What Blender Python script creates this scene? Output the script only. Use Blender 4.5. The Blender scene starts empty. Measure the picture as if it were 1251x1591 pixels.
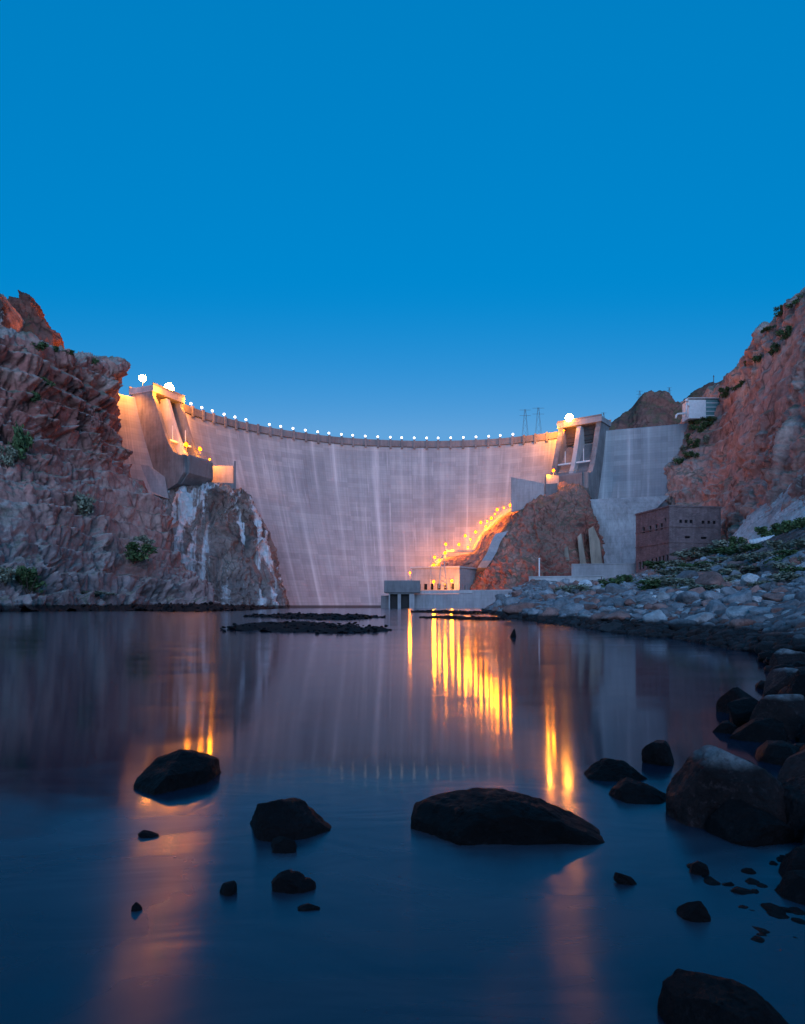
import bpy, bmesh, math, random
import numpy as np
from mathutils import Vector, Matrix
from mathutils.bvhtree import BVHTree

random.seed(7)
RNG = np.random.default_rng(11)
SC = bpy.context.scene
COL = SC.collection
R = math.radians

# ---------------------------------------------------------------- camera model
F, CX, HY, CH = 1042.0, 625.5, 941.0, 1.3


def P(x, y, d):
    """world point seen at photo pixel (x, y) at distance d up the river"""
    return np.array([(x - CX) / F * d, d, CH + (HY - y) / F * d])


def ray(x, y):
    return Vector(((x - CX) / F, 1.0, (HY - y) / F)).normalized()


CAM = Vector((0, 0, CH))


def px_of(p):
    return CX + p[0] / p[1] * F, HY - (p[2] - CH) / p[1] * F


# ---------------------------------------------------------------- noise (numpy)
def _hash(i, j, k, seed=0):
    h = (i.astype(np.int64) * 374761393 + j.astype(np.int64) * 668265263 + k.astype(np.int64) * 2147483647 + seed * 974634777) & 0xFFFFFFFF
    h = ((h ^ (h >> 13)) * 1274126177) & 0xFFFFFFFF
    h = ((h ^ (h >> 16)) * 2246822519) & 0xFFFFFFFF
    return (h ^ (h >> 15)) & 0xFFFFFFFF


def vnoise(p, seed=0):
    b = np.floor(p).astype(np.int64)
    f = p - b
    f = f * f * f * (f * (f * 6 - 15) + 10)
    out = np.zeros(len(p))
    for dx in (0, 1):
        for dy in (0, 1):
            for dz in (0, 1):
                w = (f[:, 0] if dx else 1 - f[:, 0]) * (f[:, 1] if dy else 1 - f[:, 1]) * (f[:, 2] if dz else 1 - f[:, 2])
                out += w * (_hash(b[:, 0] + dx, b[:, 1] + dy, b[:, 2] + dz, seed) / 4294967295.0)
    return out * 2 - 1


def fbm(p, octv=5, seed=0, gain=0.5):
    a, s, out = 1.0, 0.0, np.zeros(len(p))
    q = p.copy()
    for o in range(octv):
        out += a * vnoise(q, seed + o)
        s += a
        a *= gain
        q = q * 2.03 + 17.3
    return out / s


def ridged(p, octv=4, seed=0):
    a, s, out = 1.0, 0.0, np.zeros(len(p))
    q = p.copy()
    for o in range(octv):
        out += a * (1 - 2 * np.abs(vnoise(q, seed + o)))
        s += a
        a *= 0.5
        q = q * 2.1 + 9.1
    return out / s


def cells(p, seed=0):
    """Voronoi: random value of the nearest cell, and the gap F2-F1"""
    b = np.floor(p).astype(np.int64)
    f1 = np.full(len(p), 9.0)
    f2 = np.full(len(p), 9.0)
    val = np.zeros(len(p))
    for dx in (-1, 0, 1):
        for dy in (-1, 0, 1):
            for dz in (-1, 0, 1):
                c = b + np.array([dx, dy, dz])
                j = np.stack([_hash(c[:, 0], c[:, 1], c[:, 2], seed + s) / 4294967295.0 for s in (1, 2, 3)], 1)
                d = np.linalg.norm(c + j - p, axis=1)
                v = _hash(c[:, 0], c[:, 1], c[:, 2], seed + 4) / 4294967295.0
                new = d < f1
                f2 = np.where(new, f1, np.minimum(f2, d))
                val = np.where(new, v, val)
                f1 = np.where(new, d, f1)
    return val, f2 - f1


# ---------------------------------------------------------------- mesh helpers
class MB:
    def __init__(self):
        self.v, self.f = [], []

    def add(self, vs, fs):
        b = len(self.v)
        self.v += [tuple(map(float, x)) for x in vs]
        self.f += [tuple(b + i for i in f) for f in fs]

    def hexa(self, lo, hi):
        """two quads (4 points each, same winding seen from above) -> closed box"""
        self.add(list(lo) + list(hi), [(3, 2, 1, 0), (4, 5, 6, 7), (0, 1, 5, 4), (1, 2, 6, 5), (2, 3, 7, 6), (3, 0, 4, 7)])

    def box(self, c, s, ax=None):
        """centre, full sizes, axes (three unit vectors)"""
        ax = ax or (np.array([1, 0, 0]), np.array([0, 1, 0]), np.array([0, 0, 1]))
        c = np.array(c, float)
        h = [np.array(ax[i]) * s[i] / 2 for i in range(3)]
        q = [(-1, -1), (1, -1), (1, 1), (-1, 1)]
        self.hexa([c + a * h[0] + b * h[1] - h[2] for a, b in q], [c + a * h[0] + b * h[1] + h[2] for a, b in q])

    def beam(self, a, b, w, h=None, n=6):
        """round or square bar from a to b"""
        a, b = np.array(a, float), np.array(b, float)
        d = b - a
        d = d / np.linalg.norm(d)
        u = np.cross(d, [0, 0, 1.0] if abs(d[2]) < 0.95 else [1.0, 0, 0])
        u /= np.linalg.norm(u)
        v = np.cross(u, d)
        h = h or w
        k = range(n)
        o = [u * (w * math.cos((i + .5) * 2 * math.pi / n)) + v * (h * math.sin((i + .5) * 2 * math.pi / n)) for i in k]
        self.add([a + x for x in o] + [b + x for x in o],
                 [tuple(reversed(range(n))), tuple(range(n, 2 * n))] + [(i, (i + 1) % n, n + (i + 1) % n, n + i) for i in k])

    def prism(self, poly, off):
        """polygon (3-D points) pushed along the vector off"""
        n = len(poly)
        off = np.array(off, float)
        self.add([np.array(p, float) for p in poly] + [np.array(p, float) + off for p in poly],
                 [tuple(reversed(range(n))), tuple(range(n, 2 * n))] + [(i, (i + 1) % n, n + (i + 1) % n, n + i) for i in range(n)])

    def ball(self, c, r, seg=12, rings=8):
        vs = [(c[0], c[1], c[2] + r)]
        for i in range(1, rings):
            a = math.pi * i / rings
            for j in range(seg):
                b = 2 * math.pi * j / seg
                vs.append((c[0] + r * math.sin(a) * math.cos(b), c[1] + r * math.sin(a) * math.sin(b), c[2] + r * math.cos(a)))
        vs.append((c[0], c[1], c[2] - r))
        fs = [(0, 1 + j, 1 + (j + 1) % seg) for j in range(seg)]
        for i in range(rings - 2):
            for j in range(seg):
                a, b = 1 + i * seg + j, 1 + i * seg + (j + 1) % seg
                fs.append((a, a + seg, b + seg, b))
        L = len(vs) - 1
        fs += [(L, L - seg + (j + 1) % seg, L - seg + j) for j in range(seg)]
        self.add(vs, fs)

    def build(self, name, mat, parent=None, smooth=False, bevel=0.0, loc=None):
        me = bpy.data.meshes.new(name)
        vs = self.v if loc is None else [(x - loc[0], y - loc[1], z - loc[2]) for x, y, z in self.v]
        me.from_pydata(vs, [], self.f)
        bm = bmesh.new()
        bm.from_mesh(me)
        bmesh.ops.recalc_face_normals(bm, faces=bm.faces)
        if bevel:
            ed = [e for e in bm.edges if len(e.link_faces) == 2 and e.calc_face_angle(0) > 0.6]
            bmesh.ops.bevel(bm, geom=ed, offset=bevel, segments=1, affect='EDGES', clamp_overlap=True)
        bm.to_mesh(me)
        bm.free()
        if smooth:
            me.shade_smooth()
        return link(name, me, mat, parent, loc)


def link(name, me, mat, parent=None, loc=None):
    if mat is not None and not me.materials:
        me.materials.append(mat)
    o = bpy.data.objects.new(name, me)
    COL.objects.link(o)
    if parent is not None:
        o.parent = parent
        o.matrix_parent_inverse = Matrix.Translation(-parent.location)
    if loc is not None:
        o.location = loc
    return o


def thing(name, label, cat, loc=(0, 0, 0), group=None):
    o = bpy.data.objects.new(name, None)
    COL.objects.link(o)
    o.location = [float(v) for v in loc]
    o.empty_display_size = 0.5
    return tag(o, label, cat, group)


def tag(o, label, cat, group=None):
    o['label'] = label
    o['category'] = cat
    if group:
        o['group'] = group
    return o


def struct(o):
    o['kind'] = 'structure'
    return o


def grid_mesh(name, V, uv=None, smooth=True):
    n, m = V.shape[:2]
    me = bpy.data.meshes.new(name)
    i = np.arange(n - 1)[:, None] * m + np.arange(m - 1)[None, :]
    q = np.stack([i, i + 1, i + m + 1, i + m], -1).reshape(-1, 4)
    me.vertices.add(n * m)
    me.vertices.foreach_set('co', V.reshape(-1).astype(np.float32))
    me.loops.add(q.size)
    me.loops.foreach_set('vertex_index', q.reshape(-1).astype(np.int32))
    me.polygons.add(len(q))
    me.polygons.foreach_set('loop_start', np.arange(0, q.size, 4, dtype=np.int32))
    me.polygons.foreach_set('loop_total', np.full(len(q), 4, dtype=np.int32))
    me.update(calc_edges=True)
    if uv is not None:
        l = me.uv_layers.new(name='metres')
        l.data.foreach_set('uv', uv.reshape(-1, 2)[q.reshape(-1)].reshape(-1).astype(np.float32))
    if smooth:
        me.shade_smooth()
    return me


def catmull(A, n):
    """A (k, ...) control rows -> n rows through them"""
    k = len(A)
    t = np.linspace(0, k - 1, n)
    i = np.clip(np.floor(t).astype(int), 0, k - 2)
    f = (t - i).reshape(-1, *([1] * (A.ndim - 1)))
    p0, p1, p2, p3 = A[np.maximum(i - 1, 0)], A[i], A[i + 1], A[np.minimum(i + 2, k - 1)]
    return 0.5 * (2 * p1 + (p2 - p0) * f + (2 * p0 - 5 * p1 + 4 * p2 - p3) * f ** 2 + (3 * p1 - p0 - 3 * p2 + p3) * f ** 3)


def normals(V):
    du = np.gradient(V, axis=0)
    dv = np.gradient(V, axis=1)
    n = np.cross(du, dv)
    return n / (np.linalg.norm(n, axis=2, keepdims=True) + 1e-9)


def smooth2(A, k):
    for _ in range(k):
        for ax in (0, 1):
            B = A.copy()
            s0 = [slice(None)] * 3
            sa, sb = list(s0), list(s0)
            s0[ax], sa[ax], sb[ax] = slice(1, -1), slice(None, -2), slice(2, None)
            B[tuple(s0)] = (A[tuple(s0)] * 2 + A[tuple(sa)] + A[tuple(sb)]) / 4
            A = B
    return A


BVH = {}


def patch(name, cols, n, m, amp, size, seed, mat, strata=0.0, block=1.0, toward=CAM, fade=(0, 0), tilt=.25, ribs=0.0):
    """terrain sheet lofted through profile columns, then broken up into rock"""
    A = np.array(cols, float)
    V = catmull(A, n)
    V = np.swapaxes(catmull(np.swapaxes(V, 0, 1), m), 0, 1)
    N = normals(smooth2(V, 6))
    c = V[n // 2, m // 2]
    if np.dot(N[n // 2, m // 2], np.array(toward) - c) < 0:
        N = -N
    p = V.reshape(-1, 3)
    q = p / size
    q = q + 0.35 * np.stack([fbm(q * 1.3, 3, seed + 50 + i) for i in range(3)], 1)
    h = 0.9 * fbm(q, 4, seed, 0.5)
    mod = np.clip(.75 + 1.5 * fbm(q * .8, 3, seed + 60), .15, 1.7)
    h0 = h.copy()
    ca, cb = math.cos(tilt), math.sin(tilt)
    qt = np.stack([q[:, 0] * ca + q[:, 2] * cb, q[:, 1], q[:, 2] * ca - q[:, 0] * cb], 1)
    cv, ce = cells(qt * np.array([2.0, 2.0, 1.2]), seed + 9)
    h += block * 0.60 * (cv - .5) * np.clip(ce * 9, 0, 1)
    cv2, ce2 = cells(qt * np.array([4.6, 4.6, 3.2]) + .3 * fbm(q * 6, 2, seed + 70)[:, None], seed + 19)
    h += block * 0.42 * (cv2 - .5) * np.clip(ce2 * 9, 0, 1) - block * .16 * np.clip(1 - ce2 * 7, 0, 1)
    cv3, ce3 = cells(qt * np.array([12., 12., 8.5]) + .4 * fbm(q * 9, 2, seed + 71)[:, None], seed + 29)
    h += block * 0.24 * (cv3 - .5) * np.clip(ce3 * 8, 0, 1)
    h += 0.20 * ridged(q * 4.1, 3, seed + 31) + .12 * fbm(q * 18, 3, seed + 3, .6)
    h = h0 + (h - h0) * mod
    if ribs:
        h += ribs * (ridged(q * np.array([2.6, 2.6, .55]), 3, seed + 81) + .6 * ridged(q * np.array([7., 7., 1.4]), 2, seed + 82) - .3)
    if strata:
        z = p[:, 2] + 3 * fbm(p / (size * 2.5), 3, seed + 40) + 0.12 * p[:, 0]
        s = z / (size * .22)
        fr = s - np.floor(s)
        st = np.where(fr < .8, fr / .8, (1 - fr) / .2)
        h += strata * (st - .5)
    uu_ = np.linspace(0, 1, n)
    fd = np.ones(n)
    if fade[0]:
        fd *= np.clip(uu_ / fade[0], .12, 1)
    if fade[1]:
        fd *= np.clip((1 - uu_) / fade[1], .12, 1)
    V = V + N * (h.reshape(n, m, 1) * amp * fd[:, None, None])
    me = grid_mesh(name, V, None, False)
    o = struct(link(name, me, mat))
    reg(o)
    return o


def reg(o):
    me = o.data
    BVH[o] = BVHTree.FromPolygons([v.co for v in me.vertices], [p.vertices[:] for p in me.polygons])


def hit(o, x, y):
    h = BVH[o].ray_cast(CAM, ray(x, y))
    return h[0], h[1]


# ---------------------------------------------------------------- materials
class NT:
    def __init__(self, name):
        self.m = bpy.data.materials.new(name)
        self.m.use_nodes = True
        self.t = self.m.node_tree
        self.b = self.t.nodes['Principled BSDF']
        self.out = self.t.nodes['Material Output']

    def n(self, typ, ins=None, **kw):
        x = self.t.nodes.new('ShaderNode' + typ)
        for k, v in kw.items():
            setattr(x, k, v)
        for k, v in (ins or {}).items():
            self.set(x.inputs[k], v)
        return x

    def set(self, sock, v):
        if hasattr(v, 'is_linked') and hasattr(v, 'node'):
            self.t.links.new(v, sock)
        elif hasattr(v, 'outputs'):
            self.t.links.new(v.outputs[0], sock)
        else:
            sock.default_value = v

    def math(self, op, a, b=0.0, c=None, clamp=False):
        x = self.n('Math', {0: a, 1: b}, operation=op, use_clamp=clamp)
        if c is not None:
            self.set(x.inputs[2], c)
        return x.outputs[0]

    def mix(self, f, a, b, mode='MIX'):
        x = self.n('Mix', data_type='RGBA', blend_type=mode)
        self.set(x.inputs[0], f)
        for i, v in ((6, a), (7, b)):
            self.set(x.inputs[i], (*v, 1) if isinstance(v, tuple) and len(v) == 3 else v)
        return x.outputs[2]

    def ramp(self, f, stops, interp='LINEAR'):
        x = self.n('ValToRGB', {0: f})
        e = x.color_ramp.elements
        x.color_ramp.interpolation = interp
        while len(e) < len(stops):
            e.new(.5)
        for s, (p, c) in zip(e, stops):
            s.position = p
            s.color = (*c, 1) if isinstance(c, tuple) else (c, c, c, 1)
        return x.outputs[0]

    def noise(self, vec, scale, detail=6, rough=.6, dist=0.0):
        return self.n('TexNoise', {'Vector': vec, 'Scale': scale, 'Detail': detail, 'Roughness': rough, 'Distortion': dist}).outputs[0]

    def mapping(self, vec, scale):
        return self.n('Mapping', {0: vec, 'Scale': scale}).outputs[0]

    def coord(self, which='Object'):
        return self.n('TexCoord').outputs[which]

    def bump(self, h, strength=.5, dist=.3, normal=None):
        x = self.n('Bump', {'Height': h, 'Strength': strength, 'Distance': dist})
        if normal is not None:
            self.set(x.inputs['Normal'], normal)
        return x.outputs[0]

    def done(self, col=None, rough=.85, normal=None, spec=.3):
        if col is not None:
            self.set(self.b.inputs['Base Color'], (*col, 1) if isinstance(col, tuple) and len(col) == 3 else col)
        self.set(self.b.inputs['Roughness'], rough)
        self.b.inputs['Specular IOR Level'].default_value = spec
        if normal is not None:
            self.set(self.b.inputs['Normal'], normal)
        return self.m


def rock_mat(name, dark, mid, pale, scale=.05, strata=.5, scrub=0.0, streak=0.0, wet=1.2, pale_low=0.0, strata_tilt=(0.02, 0.02, .22), talus=None):
    k = NT(name)
    o = k.coord('Object')
    big = k.noise(o, scale, 8, .62, .4)
    st = k.noise(k.mapping(o, strata_tilt), 1.0, 6, .65, .5)
    f = k.math('ADD', k.math('MULTIPLY', big, 1 - strata), k.math('MULTIPLY', st, strata))
    c = k.ramp(f, [(.38, dark), (.45, tuple(.75 * a + .25 * b for a, b in zip(mid, dark))), (.51, mid), (.57, tuple(.5 * a + .5 * b for a, b in zip(mid, pale))), (.66, pale)])
    hue = k.noise(o, scale * .45, 4, .6, .3)
    c = k.mix(k.ramp(hue, [(.40, 0.0), (.62, .55)]), c, tuple(x * y for x, y in zip(pale, (.80, .82, .86))))
    fine = k.noise(o, scale * 9, 8, .7)
    c = k.mix(.75, c, k.ramp(fine, [(.30, .42), (.46, .95), (.70, 1.4)]), 'MULTIPLY')
    crack = k.n('TexVoronoi', {'Vector': k.mapping(o, (1, 1, .75)), 'Scale': scale * 4.5, 'Randomness': 1.0}, feature='DISTANCE_TO_EDGE').outputs[0]
    crm = k.ramp(crack, [(.0, .18), (.09, 1.0)])
    c = k.mix(k.ramp(k.noise(o, scale * 2, 3), [(.42, 0.0), (.6, .8)]), c, k.mix(1.0, c, crm, 'MULTIPLY'))
    sep = k.n('SeparateXYZ', {0: o})
    z = sep.outputs[2]
    if pale_low:
        lowf = k.math('MULTIPLY', k.ramp(k.math('MULTIPLY', k.math('ADD', z, k.math('MULTIPLY', k.math('SUBTRACT', big, .5), 60.0)), 1 / 60.0), [(.05, 1.0), (.75, 0.0)]), pale_low)
        c = k.mix(lowf, c, k.mix(1.0, (.36, .33, .34), k.ramp(k.noise(o, scale * 6, 8, .7), [(.3, .35), (.6, 1.0)]), 'MULTIPLY'))
    if streak:
        sv = k.noise(k.mapping(o, (.17, .10, .009)), 1.0, 5, .6, .3)
        sx_ = k.math('DIVIDE', k.math('ADD', sep.outputs[0], 118.0), 40.0)
        boost = k.ramp(sx_, [(0.0, .08), (.18, .12), (.62, .05), (.85, .0)])
        sm = k.ramp(k.math('ADD', sv, boost), [(.54, 0.0), (.605, streak)])
        c = k.mix(sm, c, (.66, .67, .70))
    if talus:
        tz = k.n('SeparateXYZ', {0: k.n('NewGeometry').outputs['Normal']}).outputs[2]
        tzn = k.math('ADD', tz, k.math('MULTIPLY', k.math('SUBTRACT', k.noise(o, scale * 2.2, 6, .65), .5), .9))
        tcol = k.mix(1.0, talus, k.ramp(k.noise(o, scale * 14, 8, .75), [(.32, .40), (.5, .9), (.68, 1.25)]), 'MULTIPLY')
        c = k.mix(k.ramp(tzn, [(.34, 0.0), (.52, .85)]), c, tcol)
    if scrub:
        nz = k.n('SeparateXYZ', {0: k.n('NewGeometry').outputs['Normal']}).outputs[2]
        sf = k.math('MULTIPLY', k.ramp(nz, [(.25, 0.0), (.6, 1.0)]), k.ramp(k.noise(o, scale * 3, 6, .7), [(.46, 0.0), (.6, scrub)]))
        c = k.mix(sf, c, (.075, .085, .04))
    if wet:
        wn = k.math('ADD', z, k.math('MULTIPLY', k.math('SUBTRACT', k.noise(o, .5, 4), .5), wet * 1.3))
        wf = k.ramp(k.math('DIVIDE', wn, wet * 2), [(.38, .86), (.55, 0.0)])
        c = k.mix(wf, c, (.012, .011, .012))
    b = k.bump(k.noise(o, scale * 12, 8, .7), 1.0, 1.0)
    b = k.bump(k.noise(o, scale * 50, 5, .7), .5, .12, b)
    return k.done(c, .9, b, .25)


def concrete(name, base=(.42, .41, .42), scale=.35, var=.5, lifts=0.0, uv=False):
    k = NT(name)
    o = k.coord('Object')
    n1 = k.noise(o, scale * .25, 6, .65)
    n2 = k.noise(k.mapping(o, (1, 1, .12)), scale * 2.2, 6, .7)
    c = k.mix(1.0, base, k.ramp(n1, [(.3, 1 - var * .55), (.7, 1.12)]), 'MULTIPLY')
    c = k.mix(.7, c, k.ramp(n2, [(.3, 1 - var * .6), (.65, 1.1)]), 'MULTIPLY')
    if lifts:
        z = k.n('SeparateXYZ', {0: o}).outputs[2]
        fr = k.math('FRACT', k.math('DIVIDE', z, lifts))
        c = k.mix(1.0, c, k.ramp(fr, [(.0, .70), (.06, 1.0)]), 'MULTIPLY')
    b = k.bump(k.noise(o, scale * 10, 6, .7), .35, .08)
    return k.done(c, .88, b, .25)


def dam_mat():
    k = NT('dam_concrete')
    uv = k.n('UVMap', uv_map='metres').outputs[0]
    s = k.n('SeparateXYZ', {0: uv})
    u, z = s.outputs[0], s.outputs[1]
    base = (.325, .345, .355)
    big = k.noise(uv, .022, 6, .6)
    c = k.mix(1.0, base, k.ramp(big, [(.3, (.72, .72, .76)), (.5, (.95, .93, .94)), (.72, (1.15, 1.06, 1.03))]), 'MULTIPLY')
    c = k.mix(k.math('MULTIPLY', k.ramp(k.math('DIVIDE', k.math('ADD', z, k.math('MULTIPLY', k.math('SUBTRACT', k.noise(k.mapping(uv, (.02, .03, 1)), 1.0, 5), .5), 70.0)), 90.0), [(.1, 1.0), (.75, 0.0)]), .75), c, k.mix(1.0, c, (1.13, .98, .96), 'MULTIPLY'))  # warm pinkish glow on the lower dam, painted into the concrete colour
    # pours: blocks between the contraction joints, each lift its own tone
    for bw, bh, lo in ((14.0, 3.05, .80), (3.5, 1.52, .86)):
        br = k.n('TexBrick', {'Vector': uv, 'Color1': (lo, lo, lo + .02, 1), 'Color2': (1.08, 1.07, 1.07, 1), 'Mortar': (.80, .79, .8, 1), 'Scale': 1.0,
                              'Mortar Size': .05, 'Brick Width': bw, 'Row Height': bh, 'Bias': 0.1}, offset=0.0, squash=1.0)
        c = k.mix(.75 if bw > 10 else .35, c, br.outputs[0], 'MULTIPLY')
    # long drips, and lime bleeding from the joints
    drip = k.noise(k.mapping(uv, (.55, .018, 1)), 1.0, 6, .65, .3)
    c = k.mix(.5, c, k.ramp(drip, [(.33, .70), (.5, .97), (.68, 1.18)]), 'MULTIPLY')
    wob = k.math('MULTIPLY', k.math('SUBTRACT', k.noise(k.mapping(uv, (.05, .02, 1)), 1.0, 3), .5), .8)
    wob = k.math('ADD', wob, k.math('MULTIPLY', k.math('SUBTRACT', k.n('TexNoise', {'W': k.math('MULTIPLY', u, .045), 'Scale': 1.0, 'Detail': 2.0}, noise_dimensions='1D').outputs[0], .5), 13.0))
    j = k.math('ABSOLUTE', k.math('SUBTRACT', k.math('FRACT', k.math('DIVIDE', k.math('ADD', u, wob), 14.0)), .5))
    lime = k.math('MULTIPLY', k.ramp(j, [(.0, 1.0), (.02, .8), (.09, .28), (.22, 0.0)]), k.ramp(k.noise(k.mapping(uv, (.071, .012, 1)), 1.0, 4, .6), [(.38, 0.0), (.64, .6)]))
    lime = k.math('MULTIPLY', lime, k.ramp(k.noise(k.mapping(uv, (1.6, .03, 1)), 1.0, 4, .6), [(.3, .35), (.6, 1.0)]))
    c = k.mix(lime, c, (.70, .69, .70))
    fl = k.noise(k.mapping(uv, (.5, .03, 1)), 1.0, 5, .6, .2)
    fm = k.math('MULTIPLY', k.ramp(fl, [(.54, 0.0), (.70, .55)]), k.ramp(k.noise(uv, .02, 3), [(.45, 0.0), (.6, 1.0)]))
    c = k.mix(fm, c, (.62, .61, .62))
    # faint construction lines
    fr = k.math('FRACT', k.math('DIVIDE', z, 1.525))
    c = k.mix(1.0, c, k.ramp(fr, [(.0, .84), (.09, 1.0)]), 'MULTIPLY')
    stain = k.noise(k.mapping(uv, (.09, .05, 1)), 1.0, 6, .7)
    c = k.mix(k.ramp(stain, [(.60, 0.0), (.80, .5)]), c, (.20, .19, .20))
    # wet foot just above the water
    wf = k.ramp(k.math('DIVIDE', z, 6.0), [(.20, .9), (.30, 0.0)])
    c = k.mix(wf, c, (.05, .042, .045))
    b = k.bump(k.noise(uv, 3.0, 6, .7), .3, .1)
    b = k.bump(k.ramp(fr, [(.0, 0.0), (.05, 1.0)]), .35, .15, b)
    return k.done(c, .88, b, .2)


def emit(name, col, s):
    k = NT(name)
    k.b.inputs['Base Color'].default_value = (*col, 1)
    k.b.inputs['Emission Color'].default_value = (*col, 1)
    k.b.inputs['Emission Strength'].default_value = s
    return k.m


def plain(name, col, rough=.6, metal=0.0, nscale=2.0, var=.35):
    k = NT(name)
    o = k.coord('Object')
    c = k.mix(1.0, col, k.ramp(k.noise(o, nscale, 5, .65), [(.3, 1 - var), (.7, 1 + var * .4)]), 'MULTIPLY')
    k.b.inputs['Metallic'].default_value = metal
    return k.done(c, rough, None, .35)


def boulder_mat(name, base, pale_top=0.0, wet=False, scale=1.0, veg=0.0):
    k = NT(name)
    o = k.coord('Object')
    rnd = k.n('ObjectInfo').outputs['Random']
    w = k.n('NewGeometry').outputs['Position']
    n1 = k.noise(w, 1.3 * scale, 7, .65, .3)
    c = k.mix(1.0, base, k.ramp(n1, [(.28, .45), (.5, .95), (.72, 1.5)]), 'MULTIPLY')
    c = k.mix(1.0, c, k.ramp(rnd, [(0.0, .62), (.5, 1.0), (1.0, 1.45)]), 'MULTIPLY')
    c = k.mix(.6, c, k.ramp(k.noise(w, 14 * scale, 6, .7), [(.3, .55), (.7, 1.3)]), 'MULTIPLY')
    z = k.n('SeparateXYZ', {0: w}).outputs[2]
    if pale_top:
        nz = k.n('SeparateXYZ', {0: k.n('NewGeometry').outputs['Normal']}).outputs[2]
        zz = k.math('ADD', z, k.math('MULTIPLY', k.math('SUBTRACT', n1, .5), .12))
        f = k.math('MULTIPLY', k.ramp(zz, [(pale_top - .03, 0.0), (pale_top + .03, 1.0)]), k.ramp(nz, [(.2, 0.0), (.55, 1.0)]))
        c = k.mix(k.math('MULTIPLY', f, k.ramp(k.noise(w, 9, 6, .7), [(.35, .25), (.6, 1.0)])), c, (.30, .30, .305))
    wn = k.math('ADD', z, k.math('MULTIPLY', k.math('SUBTRACT', n1, .5), .3))
    if wet:
        c = k.mix(k.ramp(k.noise(w, 22, 5, .7), [(.56, 0.0), (.68, .6)]), c, tuple(x * 3.2 for x in base))
        rough = k.ramp(k.noise(w, 6, 5), [(.3, .45), (.7, .8)])
    else:
        wf = k.ramp(wn, [(.50, .92), (.68, 0.0)])
        c = k.mix(wf, c, (.010, .009, .010))
        rough = .85
    b = k.bump(k.noise(w, 7 * scale, 8, .7), 1.0, .2 / scale)
    b = k.bump(k.noise(w, 40 * scale, 5, .7), .5, .02 / scale, b)
    return k.done(c, rough, b, .15 if wet else .3)


def leaf_mat(name, base):
    k = NT(name)
    rnd = k.n('NewGeometry').outputs['Random Per Island']
    c = k.mix(1.0, base, k.ramp(rnd, [(0.0, .5), (.6, 1.0), (1.0, 1.7)]), 'MULTIPLY')
    return k.done(c, .8, None, .2)


M = {}
M['cliff_l'] = rock_mat('red_canyon_rock', (.05, .024, .024), (.42, .17, .145), (.54, .35, .30), .04, .35, .7, 0, 1.6, .6, talus=(.44, .35, .32))
M['cliff_r'] = rock_mat('rose_canyon_rock', (.09, .05, .045), (.50, .255, .21), (.60, .43, .365), .035, .15, .7, 0, 0, 0, talus=(.40, .35, .32))
M['far'] = rock_mat('dark_ridge_rock', (.05, .022, .019), (.20, .075, .058), (.26, .125, .10), .03, .2, .6, 0, 0, 0)
M['knoll_l'] = rock_mat('lime_streaked_rock', (.045, .032, .030), (.20, .125, .108), (.36, .29, .265), .07, .15, .3, .95, 1.6, .35)
M['knoll_c'] = rock_mat('rust_brown_rock', (.055, .026, .024), (.31, .11, .085), (.38, .23, .185), .05, .2, .5, 0, 0, 0, talus=(.25, .165, .135))
M['bank'] = rock_mat('bank_gravel', (.05, .042, .042), (.30, .255, .25), (.45, .42, .41), .25, .1, .8, 0, .62, 0)
M['scree'] = rock_mat('pale_scree_rock', (.34, .36, .36), (.54, .57, .57), (.66, .69, .69), .08, .1, .15, 0, 0, 0)
M['bed'] = rock_mat('river_bed_silt', (.012, .013, .014), (.03, .032, .034), (.055, .055, .055), 1.2, .05, 0, 0, 0, 0)
M['bar'] = rock_mat('wet_gravel', (.008, .008, .009), (.018, .017, .018), (.035, .032, .032), .8, .05, 0, 0, 0, 0)
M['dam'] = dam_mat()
M['conc'] = concrete('weathered_concrete', (.35, .35, .365), .35, .55, 1.5)
M['conc_dark'] = concrete('stained_concrete', (.21, .205, .215), .35, .6, 1.5)
M['pier'] = concrete('mottled_pier_concrete', (.25, .255, .265), .3, .9, 1.5)
M['conc_wash'] = concrete('washed_concrete', (.40, .40, .415), .3, .75, 3.05)
M['conc_pale'] = concrete('pale_concrete', (.46, .46, .47), .3, .5, 0)
M['steel'] = plain('galvanised_steel', (.32, .33, .34), .45, .7)
M['gate'] = plain('gate_steel', (.10, .09, .09), .6, .3)
M['dark'] = plain('dark_opening', (.012, .012, .014), .7)
M['glass'] = plain('dark_window_glass', (.015, .016, .02), .15)
M['white'] = plain('white_paint', (.72, .73, .74), .5, 0, .8, .15)
M['teal'] = plain('teal_paint', (.12, .26, .27), .5, 0, .8, .2)
M['amber'] = emit('amber_lamp_glow', (1.0, .13, .001), 3.6)
M['flood'] = emit('flood_lamp_glow', (1.0, .30, .030), 210.0)
M['globe'] = emit('globe_lamp_glow', (1.0, .93, .90), 2.6)
M['sage'] = leaf_mat('sage_leaves', (.20, .21, .155))
M['green'] = leaf_mat('green_leaves', (.075, .12, .05))
M['twig'] = plain('dry_twigs', (.10, .075, .055), .9)
M['b_slate'] = boulder_mat('slate_boulder', (.26, .26, .275))
M['b_rust'] = boulder_mat('rust_boulder', (.32, .17, .145))
M['b_pale'] = boulder_mat('pale_boulder', (.45, .45, .455))
M['b_wet'] = boulder_mat('wet_dark_boulder', (.007, .005, .0055), 0, True, 2.0)
M['b_shore'] = boulder_mat('shore_boulder', (.030, .019, .019), .375, True, 2.0)

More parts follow.
